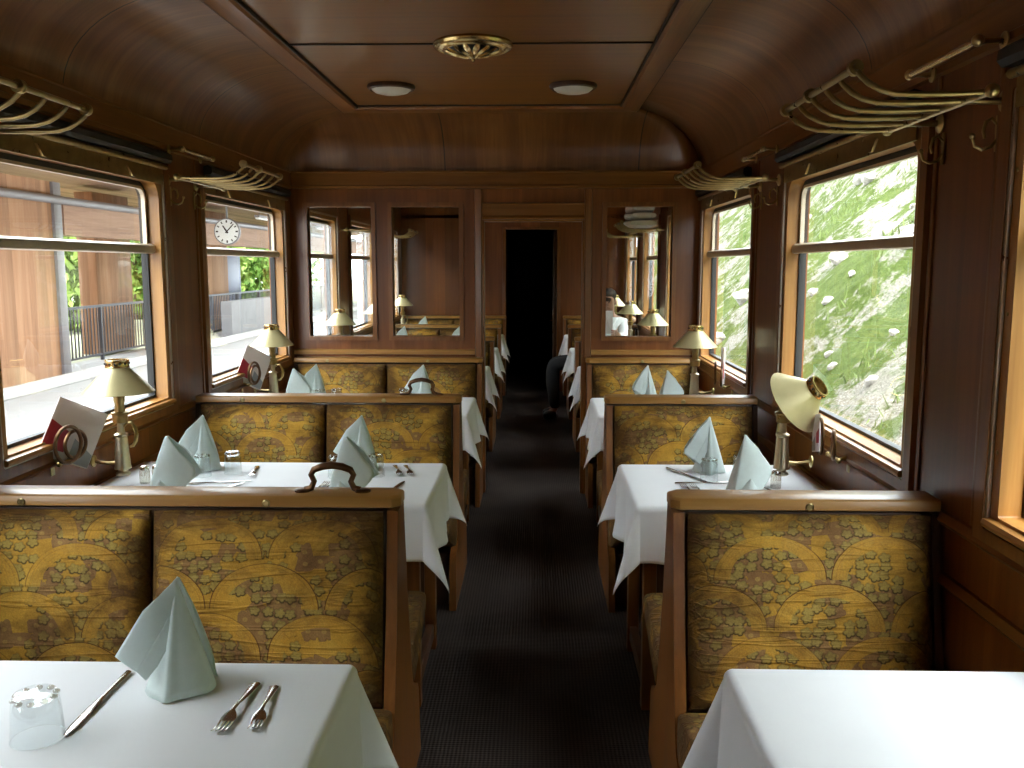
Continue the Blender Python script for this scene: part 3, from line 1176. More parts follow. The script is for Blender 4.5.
TY = [1.40, 3.235, 5.06]
TY2 = [6.86, 8.475, 10.12]
table(-1, TY[0], 'front dining table on the platform side, hidden under its cloth', 'white cloth on the front table with one napkin, tumbler and two forks', 1, .30)
table(-1, TY[1], 'second dining table on the platform side, legs showing under its cloth', 'bright white cloth on the second platform-side table, laid for four', 2)
table(-1, TY[2], 'third dining table on the platform side, in front of the partition bench', 'white cloth on the third platform-side table, mostly behind a bench back', 3)
table(1, TY[0], 'front hillside dining table hidden under a bare white cloth', 'bare white cloth with nothing on it on the front hillside table', 4, .30, .395)
table(1, TY[1], 'second hillside dining table, laid for two, under its cloth', 'long-hanging white cloth on the second hillside table, laid for two', 5)
table(1, TY[2], 'third hillside dining table, in front of the partition bench', 'white cloth on the third hillside table, half behind a bench', 6)
for k, y in enumerate(TY2):
    nth = ('first', 'second', 'third')[k]
    table(-1, y, nth + ' platform-side table seen through the doorway', nth + ' platform-side white cloth seen through the doorway', 10 + k, .215)
    table(1, y, nth + ' hillside table seen through the doorway', nth + ' hillside white cloth seen through the doorway', 20 + k, .215)
ZC = CT + .0028                                                     # things on the cloths stand here


# ------------------------------------------------------------------ napkins
def napkin_proto():
    root = thing('napkin', 'x', 'napkin', group='folded pale teal napkins')
    A = Vector((0.0, .004, .212))
    sheets = []
    m = MB()

    def cone(u, v):
        th = math.radians(-205 + 300 * u)
        t = v
        ridge = math.exp(-((math.degrees(th) + 97) / 13.0) ** 2)
        rx, ry = .062, .050
        k = t * (1.06 - .06 * t)
        curl = 1 + .03 * math.sin(u * PI) - .25 * max(0, u - .88) * 8 * t
        x = rx * math.cos(th) * k * curl
        y = (ry * math.sin(th) * curl - .012 * ridge) * k
        z = A.z * (1 - t) + (.0005 + .006 * (1 - math.cos(3 * th)) * .25) * t
        lf = min(1.0, max(0.0, (-104 - math.degrees(th)) / 25.0))   # the side left of the ridge falls inwards
        x *= 1 - .30 * lf * (1 - t)
        y *= 1 - .60 * lf * (1 - t) ** .7
        return Vector((x + A.x * (1 - t), y + A.y * (1 - t), z))
    m.grid(cone, 44, 16)
    o = m.build('cone', M['napkin'], root, ang=80)
    sheets.append((o, .0028))

    def bez(ps, t, soft=False):
        n = len(ps) - 1
        s = t * n
        i = min(int(s), n - 1)
        f = s - i
        if n == 4 and not soft:
            return ps[i].lerp(ps[i + 1], f)
        p0, p1 = ps[i], ps[i + 1]
        pm = ps[i - 1] if i > 0 else p0 * 2 - p1
        pn = ps[i + 2] if i + 2 <= n else p1 * 2 - p0
        return .5 * ((2 * p0) + (-pm + p1) * f + (2 * pm - 5 * p0 + 4 * p1 - pn) * f * f + (-pm + 3 * p0 - 3 * p1 + pn) * f ** 3)
    V = Vector
    # wing to the side
    e1 = [A + V((0, -.004, .001)), V((-.028, -.012, .186)), V((-.054, -.022, .162)), V((-.079, -.028, .121)), V((-.104, -.034, .080))]
    e2 = [A + V((0.003, -.006, -.002)), V((-.004, -.009, .150)), V((-.012, -.019, .104)), V((-.027, -.031, .068)), V((-.046, -.043, .042))]
    m = MB()

    def wing(u, v):
        a, b = bez(e1, v), bez(e2, v)
        p = a.lerp(b, u)
        p.y -= .010 * math.sin(u * PI) * min(1, v * 2) * .4
        return p
    m.grid(wing, 12, 20)
    o = m.build('wing', M['napkin'], root, ang=80)
    sheets.append((o, .0032))
    e3 = [A + V((-.003, -.008, -.045)), V((-.020, -.022, .128)), V((-.038, -.031, .098)), V((-.055, -.040, .070)), V((-.064, -.044, .055))]
    e4 = [A + V((0.002, -.008, -.047)), V((-.002, -.016, .124)), V((-.012, -.026, .090)), V((-.028, -.038, .060)), V((-.046, -.048, .039))]
    m = MB()
    m.grid(lambda u, v: bez(e3, v).lerp(bez(e4, v), u), 8, 16)
    o = m.build('inner_fold', M['napkin'], root, ang=80)
    sheets.append((o, .003))
    # back leaf and its little pocket
    f1 = [A + V((0, .006, .002)), V((-.045, .012, .160)), V((-.095, .002, .088)), V((-.055, .042, .032)), V((-.018, .064, .003))]
    f2 = [A + V((.004, .006, 0)), V((.022, .030, .150)), V((.036, .046, .090)), V((.046, .054, .04)), V((.050, .056, .002))]
    m = MB()

    def back(u, v):
        p = bez(f1, v, True).lerp(bez(f2, v, True), u)
        p.y += .012 * math.sin(u * PI) * math.sin(min(1, v * 1.3) * PI * .6)
        return p
    m.grid(back, 12, 20)
    o = m.build('back_leaf', M['napkin'], root, ang=80)
    sheets.append((o, .003))
    g1 = [V((-.052, .045, .002)), V((-.030, .062, .038)), V((-.004, .078, .076))]
    g2 = [V((.056, .044, .002)), V((.030, .066, .030)), V((0.0, .0785, .076))]
    m = MB()

    def pocket(u, v):
        p = bez(g1, v).lerp(bez(g2, v), u)
        p.y += .030 * math.sin(u * PI) * (1 - v)
        p.z = max(p.z, .001)
        return p
    m.grid(pocket, 12, 8)
    o = m.build('pocket', M['napkin'], root, ang=80)
    sheets.append((o, .0028))
    for o, th in sheets:
        s = o.modifiers.new('thickness', 'SOLIDIFY')
        s.thickness = th
        s.offset = 0
    return root


NAP = Stock(napkin_proto())


# ------------------------------------------------------------------ glasses, cruets, cutlery
def tumbler_proto():
    """a tumbler turned upside down"""
    m = MB()
    m.lathe([(.034, 0), (.0335, .002), (.031, .05), (.0285, .078), (.027, .083), (.024, .085), (.012, .083), (.0001, .083)], n=28, cap=False)
    m.lathe([(.032, .0005), (.0295, .05), (.0265, .066), (.022, .070), (.0001, .071)], n=28, cap=False)
    m.lathe([(.034, 0), (.032, .0005)], n=28, cap=False)
    o = m.build('tumbler', M['tumbler'])
    dots = MB()
    for k in range(10):
        a = 2 * PI * k / 10
        dots.sphere((.0255 * math.cos(a), .0255 * math.sin(a), .0775), (.005, .005, .004), 8, 6)
    dots.build('foot_facets', M['cruet'], o)
    return tag(o, 'x', 'glass', 'upturned tumblers')


def shaker_proto():
    root = thing('condiment_shaker', 'x', 'shaker', group='salt and pepper shakers')
    lp = []
    for r, z in ((.016, 0), (.0175, .003), (.0175, .045), (.015, .050)):
        lp.append([((r + .0012 * math.cos(12 * 2 * PI * k / 48)) * math.cos(2 * PI * k / 48), (r + .0012 * math.cos(12 * 2 * PI * k / 48)) * math.sin(2 * PI * k / 48), z) for k in range(48)])
    MB().loops(lp).build('jar', M['cruet'], root)
    MB().lathe([(.0165, .0502), (.0165, .058), (.013, .064), (.006, .066), (.0001, .0665)], n=20).build('cap', M['silver'], root)
    return root


def knife_proto():
    m = MB()
    pr = []
    for x, w, h, z in ((-.125, .003, .0025, .003), (-.121, .0060, .0035, .004), (-.06, .0048, .0035, .004), (-.022, .0038, .003, .004), (-.006, .0045, .003, .004), (0, .0075, .0014, .004),
                       (.04, .0088, .0009, .0035), (.09, .0080, .0008, .003), (.112, .005, .0007, .003), (.122, .0012, .0006, .003)):
        pr.append([(x, w * math.cos(2 * PI * k / 12), z + h * math.sin(2 * PI * k / 12)) for k in range(12)])
    m.loops(pr)
    return tag(m.build('table_knife', M['steel']), 'x', 'knife', 'table knives')


def fork_proto():
    m = MB()
    pr = []
    for x, w, h, z in ((-.095, .0065, .002, .0025), (-.09, .0095, .0025, .003), (-.05, .0065, .0025, .0045), (0, .0035, .002, .010), (.025, .0038, .002, .011), (.036, .010, .0014, .0085), (.046, .0125, .0012, .006), (.056, .0122, .0011, .0045)):
        pr.append([(x, w * math.cos(2 * PI * k / 12), z + h * math.sin(2 * PI * k / 12)) for k in range(12)])
    m.loops(pr)
    for k in range(4):
        y = -.0098 + .00653 * k
        m.tube([(.054, y, .0046), (.07, y, .0040), (.088, y, .0062), (.098, y * .97, .0095)], [.0018, .0017, .0014, .0006], 6)
    return tag(m.build('fork', M['steel']), 'x', 'fork', 'forks')


GLS, SHK, KNF, FRK = Stock(tumbler_proto()), Stock(shaker_proto()), Stock(knife_proto()), Stock(fork_proto())


# front platform-side table
NAP.place((-.666, 1.593, ZC), math.radians(4), 'pale teal folded napkin standing on the front table')
GLS.place((-.838, 1.41, ZC), 0, 'upturned clear tumbler on the front table near the window').scale = (1.28, 1.28, .95)
KNF.place((-.792, 1.529, ZC), -1.573, 'steel table knife on the front table between tumbler and napkin', 'table knives')
o = FRK.place((-.532, 1.518, ZC), -1.61, 'larger fork on the front table, next to the napkin')
o.scale = (1.0, 1.1, 1.0)
o = FRK.place((-.484, 1.518, ZC), -1.498, 'smaller fork on the front table, on the aisle side of the larger one')
o.scale = (.88, 1.0, .95)

# second table, platform side (laid for four)
NAP.place((-1.29, 3.41, ZC), math.radians(8), 'napkin on the second platform-side table, window place, against the farther bench')
NAP.place((-.672, 3.42, ZC), math.radians(2), 'napkin on the second platform-side table, aisle place, against the farther bench')
NAP.place((-1.255, 3.0, ZC), math.radians(176), 'napkin on the second platform-side table, window place, beside the shakers')
NAP.place((-.640, 3.0, ZC), math.radians(172), 'napkin on the second platform-side table, aisle place, behind the arched handle')
GLS.place((-1.255, 3.30, ZC), 0, 'upturned tumbler on the second platform-side table, in front of the window-side napkin')
GLS.place((-1.155, 3.35, ZC), .4, 'upturned tumbler on the second platform-side table, just on the aisle side of a napkin')
GLS.place((-.745, 3.30, ZC), .2, 'upturned tumbler on the second platform-side table, half behind the handle-side napkin')
GLS.place((-.600, 3.32, ZC), .7, 'upturned tumbler on the second platform-side table, closest to the aisle')
SHK.place((-1.425, 3.185, ZC), 0, 'ribbed shaker at the foot of the lamp on the second platform-side table')
SHK.place((-1.385, 3.20, ZC), .3, 'ribbed shaker on the second platform-side table, one place from the lamp foot')
FRK.place((-1.08, 3.37, ZC), math.radians(-80), 'fork on the second platform-side table beside the window-side tumblers')
FRK.place((-.530, 3.40, ZC), math.radians(-75), 'fork on the second platform-side table, inner one of the pair at the far aisle corner')
FRK.place((-.488, 3.40, ZC), math.radians(-75), 'fork on the second platform-side table, outer one of the pair at the far aisle corner')
KNF.place((-1.165, 3.19, ZC), math.radians(15), 'knife lying across the second platform-side table below the window-side tumblers')
KNF.place((-1.120, 3.09, ZC), math.radians(60), 'knife on the second platform-side table between the two nearer napkins')
FRK.place((-.765, 3.10, ZC), math.radians(85), 'fork seen under the arched handle, on its window side')
FRK.place((-.735, 3.10, ZC), math.radians(85), 'fork seen under the arched handle, on its aisle side')
KNF.place((-.500, 3.11, ZC), math.radians(80), 'knife on the second platform-side table beside the arched handle, aisle side')
FRK.place((-1.375, 3.08, ZC), math.radians(60), 'fork on the second platform-side table below the shakers')
# second table, hillside (laid for two)
NAP.place((.672, 3.42, ZC), math.radians(0), 'slender napkin on the second hillside table against the farther bench')
NAP.place((.725, 3.07, ZC), math.radians(182), 'broad napkin on the second hillside table, closest to the lamp with the tilted shade')
GLS.place((.648, 3.285, ZC), 0, 'upturned tumbler on the second hillside table, directly in front of the slender napkin')
GLS.place((.778, 3.34, ZC), .5, 'upturned tumbler on the second hillside table, between the two napkins')
SHK.place((.862, 3.165, ZC), .2, 'ribbed shaker with silver cap beside the foot of the tilted lamp')
KNF.place((.575, 3.36, ZC), math.radians(-62), 'knife on the second hillside table, aisle side of the tumblers')
FRK.place((.545, 3.10, ZC), math.radians(96), 'fork on the second hillside table above the bench rail, aisle side of its pair')
FRK.place((.580, 3.10, ZC), math.radians(96), 'fork on the second hillside table above the bench rail, window side of its pair')
KNF.place((.635, 3.235, ZC), math.radians(8), 'knife lying across the second hillside table between the forks and the broad napkin')
KNF.place((.850, 3.06, ZC), math.radians(105), 'knife on the second hillside table on the window side of the broad napkin')
# third tables
NAP.place((-1.29, 5.24, ZC), math.radians(6), 'napkin on the third platform-side table, window place, farther one of its pair')
NAP.place((-1.36, 5.02, ZC), math.radians(178), 'napkin on the third platform-side table, window place, rounded one in front of its pair')
NAP.place((-.655, 5.22, ZC), math.radians(-4), 'napkin on the third platform-side table above the second arched handle')
GLS.place((-1.235, 5.10, ZC), 0, 'upturned tumbler on the third platform-side table in front of a window-place napkin')
GLS.place((-1.145, 5.13, ZC), .3, 'upturned tumbler on the third platform-side table, aisle side of the two napkins')
GLS.place((-.755, 5.12, ZC), .3, 'upturned tumbler on the third platform-side table beside the second arched handle')
NAP.place((.66, 5.22, ZC), math.radians(12), 'upright napkin on the third hillside table, aisle side of its pair')
NAP.place((.735, 4.98, ZC), math.radians(184), 'slanting napkin on the third hillside table, window side of its pair')
SHK.place((.885, 4.98, ZC), 0, 'small shaker on the third hillside table below the lamp')
SHK.place((-1.41, 4.98, ZC), 0, 'small shaker on the third platform-side table below the lamp')
for k, y in enumerate(TY2):
    nth = ('first', 'second', 'third')[k]
    NAP.place((-.72, y + .16, ZC), 0, nth + ' aisle-place napkin beyond the partition on the platform side')
    NAP.place((-1.25, y + .1, ZC), 0, nth + ' window-place napkin beyond the partition on the platform side')
    if k != 1:
        NAP.place((.62, y + .1, ZC), .2, nth + ' napkin beyond the partition on the hillside')


# ------------------------------------------------------------------ lamps with menu holders
def shade_parts(root, name='lamp_shade'):
    m = MB()
    m.lathe([(.121, 0), (.1225, .002), (.120, .0045), (.040, .090), (.038, .0925), (.0365, .0925), (.0385, .089), (.117, .004), (.121, 0)], n=48, cap=False)
    sh = m.build(name, M['shade'], root, ang=50)
    m = MB()
    m.lathe([(.0345, .090), (.041, .0905), (.042, .093), (.0405, .096), (.0405, .113), (.042, .116), (.0405, .119), (.036, .119), (.0355, .113), (.0345, .090)], n=36, cap=False)
    cp = m.build('shade_collar', M['brass'], sh)
    m = MB()
    for k in range(14):
        a = 2 * PI * k / 14
        m.sphere((.0405 * math.cos(a), .0405 * math.sin(a), .1045), (.0036, .0036, .0045), 8, 6)
    m.build('collar_holes', M['black'], cp)
    return sh


def lamp_proto(tilt=False, hook_turn=0.0):
    """wall at -x, foot at z=0"""
    root = thing('wall_lamp', 'x', 'lamp', group='brass lamps at the windows')
    MB().lathe([(.024, 0), (.026, .004), (.024, .010), (.017, .014), (.016, .020), (.0295, .024), (.0295, .030), (.0275, .034), (.0215, .135), (.0205, .140), (.0245, .143), (.0245, .150), (.014, .156), (.012, .185), (.013, .190)], n=28).build('column', M['palebrass'], root)
    MB().lathe([(.013, .1905), (.026, .194), (.0265, .222), (.031, .225), (.031, .230), (.018, .234), (.016, .262), (.019, .27), (.019, .30), (.0001, .301)], n=28).build('socket', M['oldbrass'], root)
    m = MB()
    m.tube([(-.02, 0, .045), (-.05, 0, .042), (-.08, 0, .045), (-.100, 0, .050)], .0065, 8)
    m.lathe([(.022, 0), (.022, .004), (.010, .009), (.0001, .009)], (-.108, 0, .05), 16, Matrix.Rotation(PI / 2, 3, 'Y'))
    m.build('wall_arm', M['oldbrass'], root)
    m = MB()
    m.tube([(.012, .0, .178), (.024, .0, .192), (.040, 0, .192), (.052, 0, .175), (.056, 0, .150), (.052, 0, .125), (.042, 0, .108), (.030, 0, .104)], [.004, .005, .006, .0075, .008, .0075, .006, .004], 8)
    m.build('hook', M['oldbrass'], root).rotation_euler = (0, 0, hook_turn)
    sh = shade_parts(root)
    if not tilt:
        sh.location = (0, 0, .302)
    else:
        ax = Vector((.57, -.475, .53)).normalized()
        ax = Matrix.Rotation(-PI, 3, 'Z') @ ax                      # the lamp itself is turned half round
        sh.rotation_mode = 'QUATERNION'
        sh.rotation_quaternion = Vector((0, 0, 1)).rotation_difference(ax)
        sh.location = (-.030, .012, .268)
    return root


LMP = Stock(lamp_proto())
LMR = Stock(lamp_proto(False, -PI / 2))                             # on the hillside the hook points away
ZL = .785


def holder_proto():
    """wall at -x; two brass rings on a bracket"""
    root = thing('menu_holder', 'x', 'menu holder', group='brass ring menu holders')
    m = MB()
    m.box((-.055, -.012, -.055), (-.051, .012, .03), .0015)
    m.tube([(-.050, 0, .0), (-.02, 0, -.012), (.0, 0, -.006)], .006, 8)
    m.tube([(0, -.052, -.004), (0, .052, -.004)], .006, 8)
    m.sphere((0, -.055, -.004), .009, 10, 8)
    m.sphere((0, .055, -.004), .009, 10, 8)
    m.build('bracket', M['oldbrass'], root)
    for y, x0_, rr in ((-.045, .030, .060), (.035, .012, .046)):
        pts = []
        for k in range(32):
            a = 2 * PI * k / 32
            pts.append((x0_ + .012 * math.cos(a), y + rr * math.cos(a), rr * math.sin(a) + rr))
        MB().tube(pts, .0062, 8, cyc=True).build('ring', M['bronze'], root)
    return root


HLD = Stock(holder_proto())


def menu(loc, rz, label, size=(.15, .205), tilt=.15, roll=.4):
    """a folded card standing in a holder: white above, red and grey below"""
    w, h = size
    root = thing('menu_card', label, 'menu', loc, rz, 'menu cards in the holders')
    root.rotation_euler = (tilt, roll, rz)
    m = MB()
    for sy, sp in ((-1, .010), (1, .010)):
        m.loops([[(0, 0, .0), (w, sy * sp, .0), (w, sy * (sp + .0022), .0), (0, sy * .0022, .0)],
                 [(0, 0, h), (w, sy * sp, h), (w, sy * (sp + .0022), h), (0, sy * .0022, h)]])
    m.build('card', M['paper'], root, smooth=False)
    for sy in (-1, 1):
        y0 = sy * .0028
        y1 = sy * (.010 + .0028)
        MB().loops([[(.002, y0, .03), (w * .64, (y0 + y1) / 2, .03), (w * .64, (y0 + y1) / 2 + sy * .0004, .03), (.002, y0 + sy * .0004, .03)],
                    [(.002, y0, h * .62), (w * .64, (y0 + y1) / 2, h * .44), (w * .64, (y0 + y1) / 2 + sy * .0004, h * .44), (.002, y0 + sy * .0004, h * .62)]]).build('red_panel', M['red'], root, smooth=False)
        ym = (y0 + y1) / 2
        MB().loops([[(w * .56, ym, .004), (w - .002, y1, .004), (w - .002, y1 + sy * .0004, .004), (w * .56, ym + sy * .0004, .004)],
                    [(w * .56, ym, h * .43), (w - .002, y1, h * .24), (w - .002, y1 + sy * .0004, h * .24), (w * .56, ym + sy * .0004, h * .43)]]).build('grey_panel', M['greycard'], root, smooth=False)
    return root


XLA, XRA = XL + .128, XR - .18
LMP.place((XLA, 3.16, ZL), 0, 'brass lamp with upright shade at the second platform-side table, before the railing window')
LMP.place((XLA, 5.06, ZL), 0, 'brass lamp at the third platform-side table, in the window beside the partition')
LMR.place((XRA, 5.03, ZL), PI, 'brass lamp with upright shade at the third hillside table')
tl = lamp_proto(True, -PI / 2)
tl.location = (XRA, 3.22, ZL)
tl.rotation_euler = (0, 0, PI)
tl['label'] = 'brass lamp whose yellow shade is tipped over, at the second hillside table'
for k, y in enumerate(TY2):
    nth = ('first', 'second', 'third')[k]
    LMP.place((XLA, y, ZL), 0, nth + ' brass lamp beyond the partition on the platform side')
    LMR.place((XRA, y, ZL), PI, nth + ' brass lamp beyond the partition on the hillside')
for y, sd, lb, ln in ((2.91, -1, 'holder at the second platform-side table, holding the large red and white menu', 'red and white menu card leaning in the ring holder at the second platform-side table'),
                      (4.88, -1, 'holder beside the lamp at the third platform-side table', 'red and white menu card beside the lamp at the third platform-side table'),
                      (3.03, 1, 'ring holder under the lamp with the tipped shade, at the second hillside table', 'grey and white menu card tucked under the tipped lamp shade'),
                      (4.86, 1, 'ring holder beside the lamp at the third hillside table', 'pink-edged menu card standing beside the lamp at the third hillside table')):
    x = XL + .060 if sd < 0 else XR - .060
    HLD.place((x, y, .895), 0 if sd < 0 else PI, 'brass ' + lb)
    if sd < 0:
        menu((x - .075, y - .05, .925), math.radians(60), ln, (.185, .20), .04, .46)
    elif y > 4:
        menu((x - .010, y - .05, .905), math.radians(78), ln, (.12, .20), 0.0, .1)
    else:
        menu((x - .036, y + .03, .905), math.radians(80), ln, (.10, .13), 0.0, .22)


# ------------------------------------------------------------------ luggage racks, coat rails, hooks
def rack_proto():
    """wall at x=0, reaching out along +x"""
    L, n = .54, 6
    root = thing('luggage_rack', 'x', 'luggage rack', group='brass luggage racks above the piers')
    X0, XF, ZB = .078, .362, .054
    for k in range(n):
        y = -L / 2 + L * k / (n - 1)
        pts = [(X0, y, .0), (.14, y, -.003), (.22, y, -.004), (.275, y, -.002), (.308, y, .006), (.334, y, .020), (.352, y, .036), (XF - .002, y, ZB - .008)]
        r = [.0068] * 3 + [.0062] * 5
        MB().tube(pts, r, 10).build('tube', M['oldbrass'], root)
    MB().tube([(XF, -L / 2 - .012, ZB), (XF, L / 2 + .012, ZB)], .0078, 10).build('front_bar', M['oldbrass'], root)
    m = MB()
    m.tube([(X0, -L / 2 - .02, 0), (X0, L / 2 + .02, 0)], .0095, 10)
    for y in (-L / 2 - .02, L / 2 + .02):
        m.sphere((X0, y, 0), .0155, 12, 8)
    m.build('wall_bar', M['oldbrass'], root)
    for y in (-.165, .165):
        m = MB()
        m.tube([(-.014, y, 0), (X0, y, 0)], .0085, 10)
        m.lathe([(.026, 0), (.026, .005), (.012, .012), (.0001, .012)], (-.0155, y, 0), 16, Matrix.Rotation(PI / 2, 3, 'Y'))
        m.build('wall_bracket', M['oldbrass'], root)
    for y in (-L / 2, -L / 10, L / 2):
        MB().lathe([(.0165, 0), (.0165, .006), (.010, .010), (.0165, .014), (.0165, .020), (.0001, .021)], (XF, y, ZB), 14, Matrix.Rotation(PI / 2, 3, 'X')).build('bar_collar', M['oldbrass'], root)
    return root


def rail_proto():
    root = thing('coat_rail', 'x', 'rail', group='short brass rails under the frieze')
    MB().tube([(.062, -.19, 0), (.062, .19, 0)], .0085, 10).build('bar', M['brass'], root)
    for y in (-.185, .185):
        m = MB()
        m.tube([(.001, y, .0), (.062, y, 0)], .007, 8)
        m.sphere((.062, y, 0), .014, 12, 8)
        m.lathe([(.02, .0), (.02, .004), (.009, .008), (.0001, .008)], (.001, y, 0), 14, Matrix.Rotation(PI / 2, 3, 'Y'))
        m.build('mount', M['oldbrass'], root)
    return root


def hook_proto():
    root = thing('coat_hook', 'x', 'coat hook', group='brass coat hooks on the piers')
    MB().prism([(-.009, -.055), (.009, -.055), (.012, -.04), (.008, -.015), (.012, .012), (.009, .05), (-.009, .05), (-.012, .012), (-.008, -.015), (-.012, -.04)], 'x', .001, .006).build('plate', M['oldbrass'], root)
    m = MB()
    m.tube([(.004, 0, .02), (.022, 0, .040), (.040, 0, .030), (.046, 0, .004), (.040, 0, -.018)], [.004, .005, .0055, .005, .004], 8)
    m.build('upper_hook', M['oldbrass'], root)
    m = MB()
    m.tube([(.004, 0, -.02), (.020, 0, -.042), (.046, 0, -.050), (.068, 0, -.040), (.076, 0, -.016)], [.004, .005, .0055, .005, .004], 8)
    m.sphere((.077, 0, -.011), .0085, 10, 8)
    m.build('lower_hook', M['oldbrass'], root)
    return root


RCK, RAL, HKS = Stock(rack_proto()), Stock(rail_proto()), Stock(hook_proto())
ZR = 1.912
for y, yl, wl, wr in ((2.315, 2.27, 'above the front bench', 'above the front bench'),
                      (4.235, 4.165, 'above the second bench', 'above the second bench')):
    for sd, yy in ((-1, yl), (1, y)):
        x = XL + .017 if sd < 0 else XR - .017
        rz = 0 if sd < 0 else PI
        RCK.place((x, yy, ZR), rz, 'brass tube luggage rack ' + wl + ' on the ' + SIDE[sd])
        RAL.place((x + (.004 if sd < 0 else -.004), yy, 2.040), rz, 'short brass rail under the frieze ' + wl + ' on the ' + SIDE[sd])
        for q, nm in ((-.14, 'nearer'), (.14, 'farther')):
            h_ = HKS.place((XL + .001 if sd < 0 else XR - .001, yy + q, 1.845), rz, nm + ' of two brass hooks under the rack ' + wl + ', ' + SIDE[sd])
            h_.scale = (.78, .78, .78)
for y, nm in ((7.65, 'first'), (9.26, 'second')):
    for sd in (-1, 1):
        x = XL + .017 if sd < 0 else XR - .017
        RCK.place((x, y, ZR - .085), 0 if sd < 0 else PI, nm + ' luggage rack beyond the partition on the ' + SIDE[sd])
# folded linen on the rack beyond the partition
rndm = random.Random(3)
for k in range(3):
    m = MB()
    zz = ZR - .064 + k * .062

    def lp(t, k=k, zz=zz):
        pts = []
        sx = .13 * (1 - .25 * abs(2 * t - 1) ** 3) - .006 * k
        for q in range(20):
            a = 2 * PI * q / 20
            c, s_ = math.cos(a), math.sin(a)
            x = XR - .205 + math.copysign(abs(c) ** .5, c) * sx + .008 * math.sin(9 * t + k)
            z = zz + .030 + math.copysign(abs(s_) ** .6, s_) * .028 * (1 - .3 * abs(2 * t - 1) ** 4) + .0015 * math.sin(14 * t + 2 * k)
            pts.append((x, 7.42 + .44 * t, z))
        return pts
    m.loops([lp(t / 14) for t in range(15)])
    tag(m.build('folded_blanket', M['linen_roll']), ('bottom', 'middle', 'top')[k] + ' white folded blanket of the pile on the rack beyond the partition', 'blanket', 'white blankets on the rack')


# roller blinds drawn up at the window heads
def blind(side, y0, y1, label, drop=0.0):
    x = XL if side < 0 else XR
    s = -side                                                       # into the room
    root = thing('roller_blind', label, 'blind', (x, (y0 + y1) / 2, Z1 + .03), 0, 'roller blinds drawn up')
    h = (y1 - y0) / 2
    MB().prism([(s * .018, .018), (s * .018, .058), (s * .040, .064), (s * .058, .052), (s * .060, .030), (s * .048, .016)], 'y', -h + .004, h - .004).build('blind_cassette', M['black'], root)
    MB().tube([(s * .035, -h + .02, .0), (s * .035, h - .02, .0)], .011, 10).build('bottom_bar', M['oldbrass'], root)
    MB().box((min(s * .017, s * .021), -h + .02, -.072), (max(s * .017, s * .021), h - .02, .017)).build('blind_edge', M['oldbrass'], root, smooth=False)
    if drop:
        MB().box((min(s * .024, s * .0265), -h + .02, -drop), (max(s * .024, s * .0265), h - .02, .03)).build('blind_cloth', M['shirt'], root, smooth=False)
    for q in (-.5, .5):
        MB().prism([(q * h - .05, -.030), (q * h + .05, -.030), (q * h + .012, -.066), (q * h - .012, -.066)], 'x', min(s * .022, s * .030), max(s * .022, s * .030)).build('pull_tab', M['oldbrass'], root)
    return root


for sd, wins in ((-1, WIN_L), (1, WIN_R)):
    for k, nm in ((0, 'window before the front bench'), (1, 'window at the second table'), (2, 'window at the third table')):
        k += (sd > 0)
        blind(sd, wins[k][0], wins[k][1], 'dark roller blind drawn up over the ' + SIDE[sd] + ' ' + nm)


# ------------------------------------------------------------------ ceiling fittings
def ceiling_light():
    root = thing('ceiling_light', 'x', 'ceiling light', group='round ceiling lights')
    MB().lathe([(.122, 0), (.124, -.006), (.120, -.018), (.108, -.024), (.103, -.020), (.103, 0)], n=40).build('rim', M['darkwood'], root)
    MB().lathe([(.1025, -.010), (.100, -.022), (.085, -.033), (.055, -.041), (.02, -.0445), (.0001, -.045)], n=40, cap=False).build('glass_cover', M['milk'], root)
    return root


CL = Stock(ceiling_light())
for x, y, lb in ((XC - .475, 4.80, 'on the platform side of the ceiling'), (XC + .465, 4.80, 'on the hillside of the ceiling')):
    CL.place((x, y, CZ - .0012), 0, 'unlit round frosted ceiling light ' + lb)
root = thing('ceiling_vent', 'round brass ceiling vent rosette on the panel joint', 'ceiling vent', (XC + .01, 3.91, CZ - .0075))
MB().lathe([(.165, .006), (.168, -.004), (.162, -.014), (.150, -.018), (.142, -.014), (.134, -.020), (.122, -.026), (.112, -.024), (.108, -.012), (.108, .0)], n=48, cap=False).build('rim', M['brass'], root)
MB().lathe([(.110, .0), (.110, -.012), (.06, -.022), (.0001, -.024)], n=32).build('dark_backing', M['black'], root)  # black disc put in for the shade behind the petals
for k in range(14):
    a = 2 * PI * k / 14
    c, s_ = math.cos(a), math.sin(a)
    lps = []
    for r, w, z in ((.018, .004, -.046), (.045, .0085, -.045), (.075, .014, -.039), (.100, .012, -.031), (.116, .006, -.022)):
        lps.append([(r * c - w * s_ * q, r * s_ + w * c * q, z + dz) for q, dz in ((-1, .002), (0, -.004), (1, .002), (0, .005))])
    MB().loops(lps).build('petal', M['brass'], root)
MB().lathe([(.030, -.038), (.030, -.046), (.020, -.054), (.010, -.058), (.008, -.066), (.0001, -.070)], n=20).build('finial', M['brass'], root)


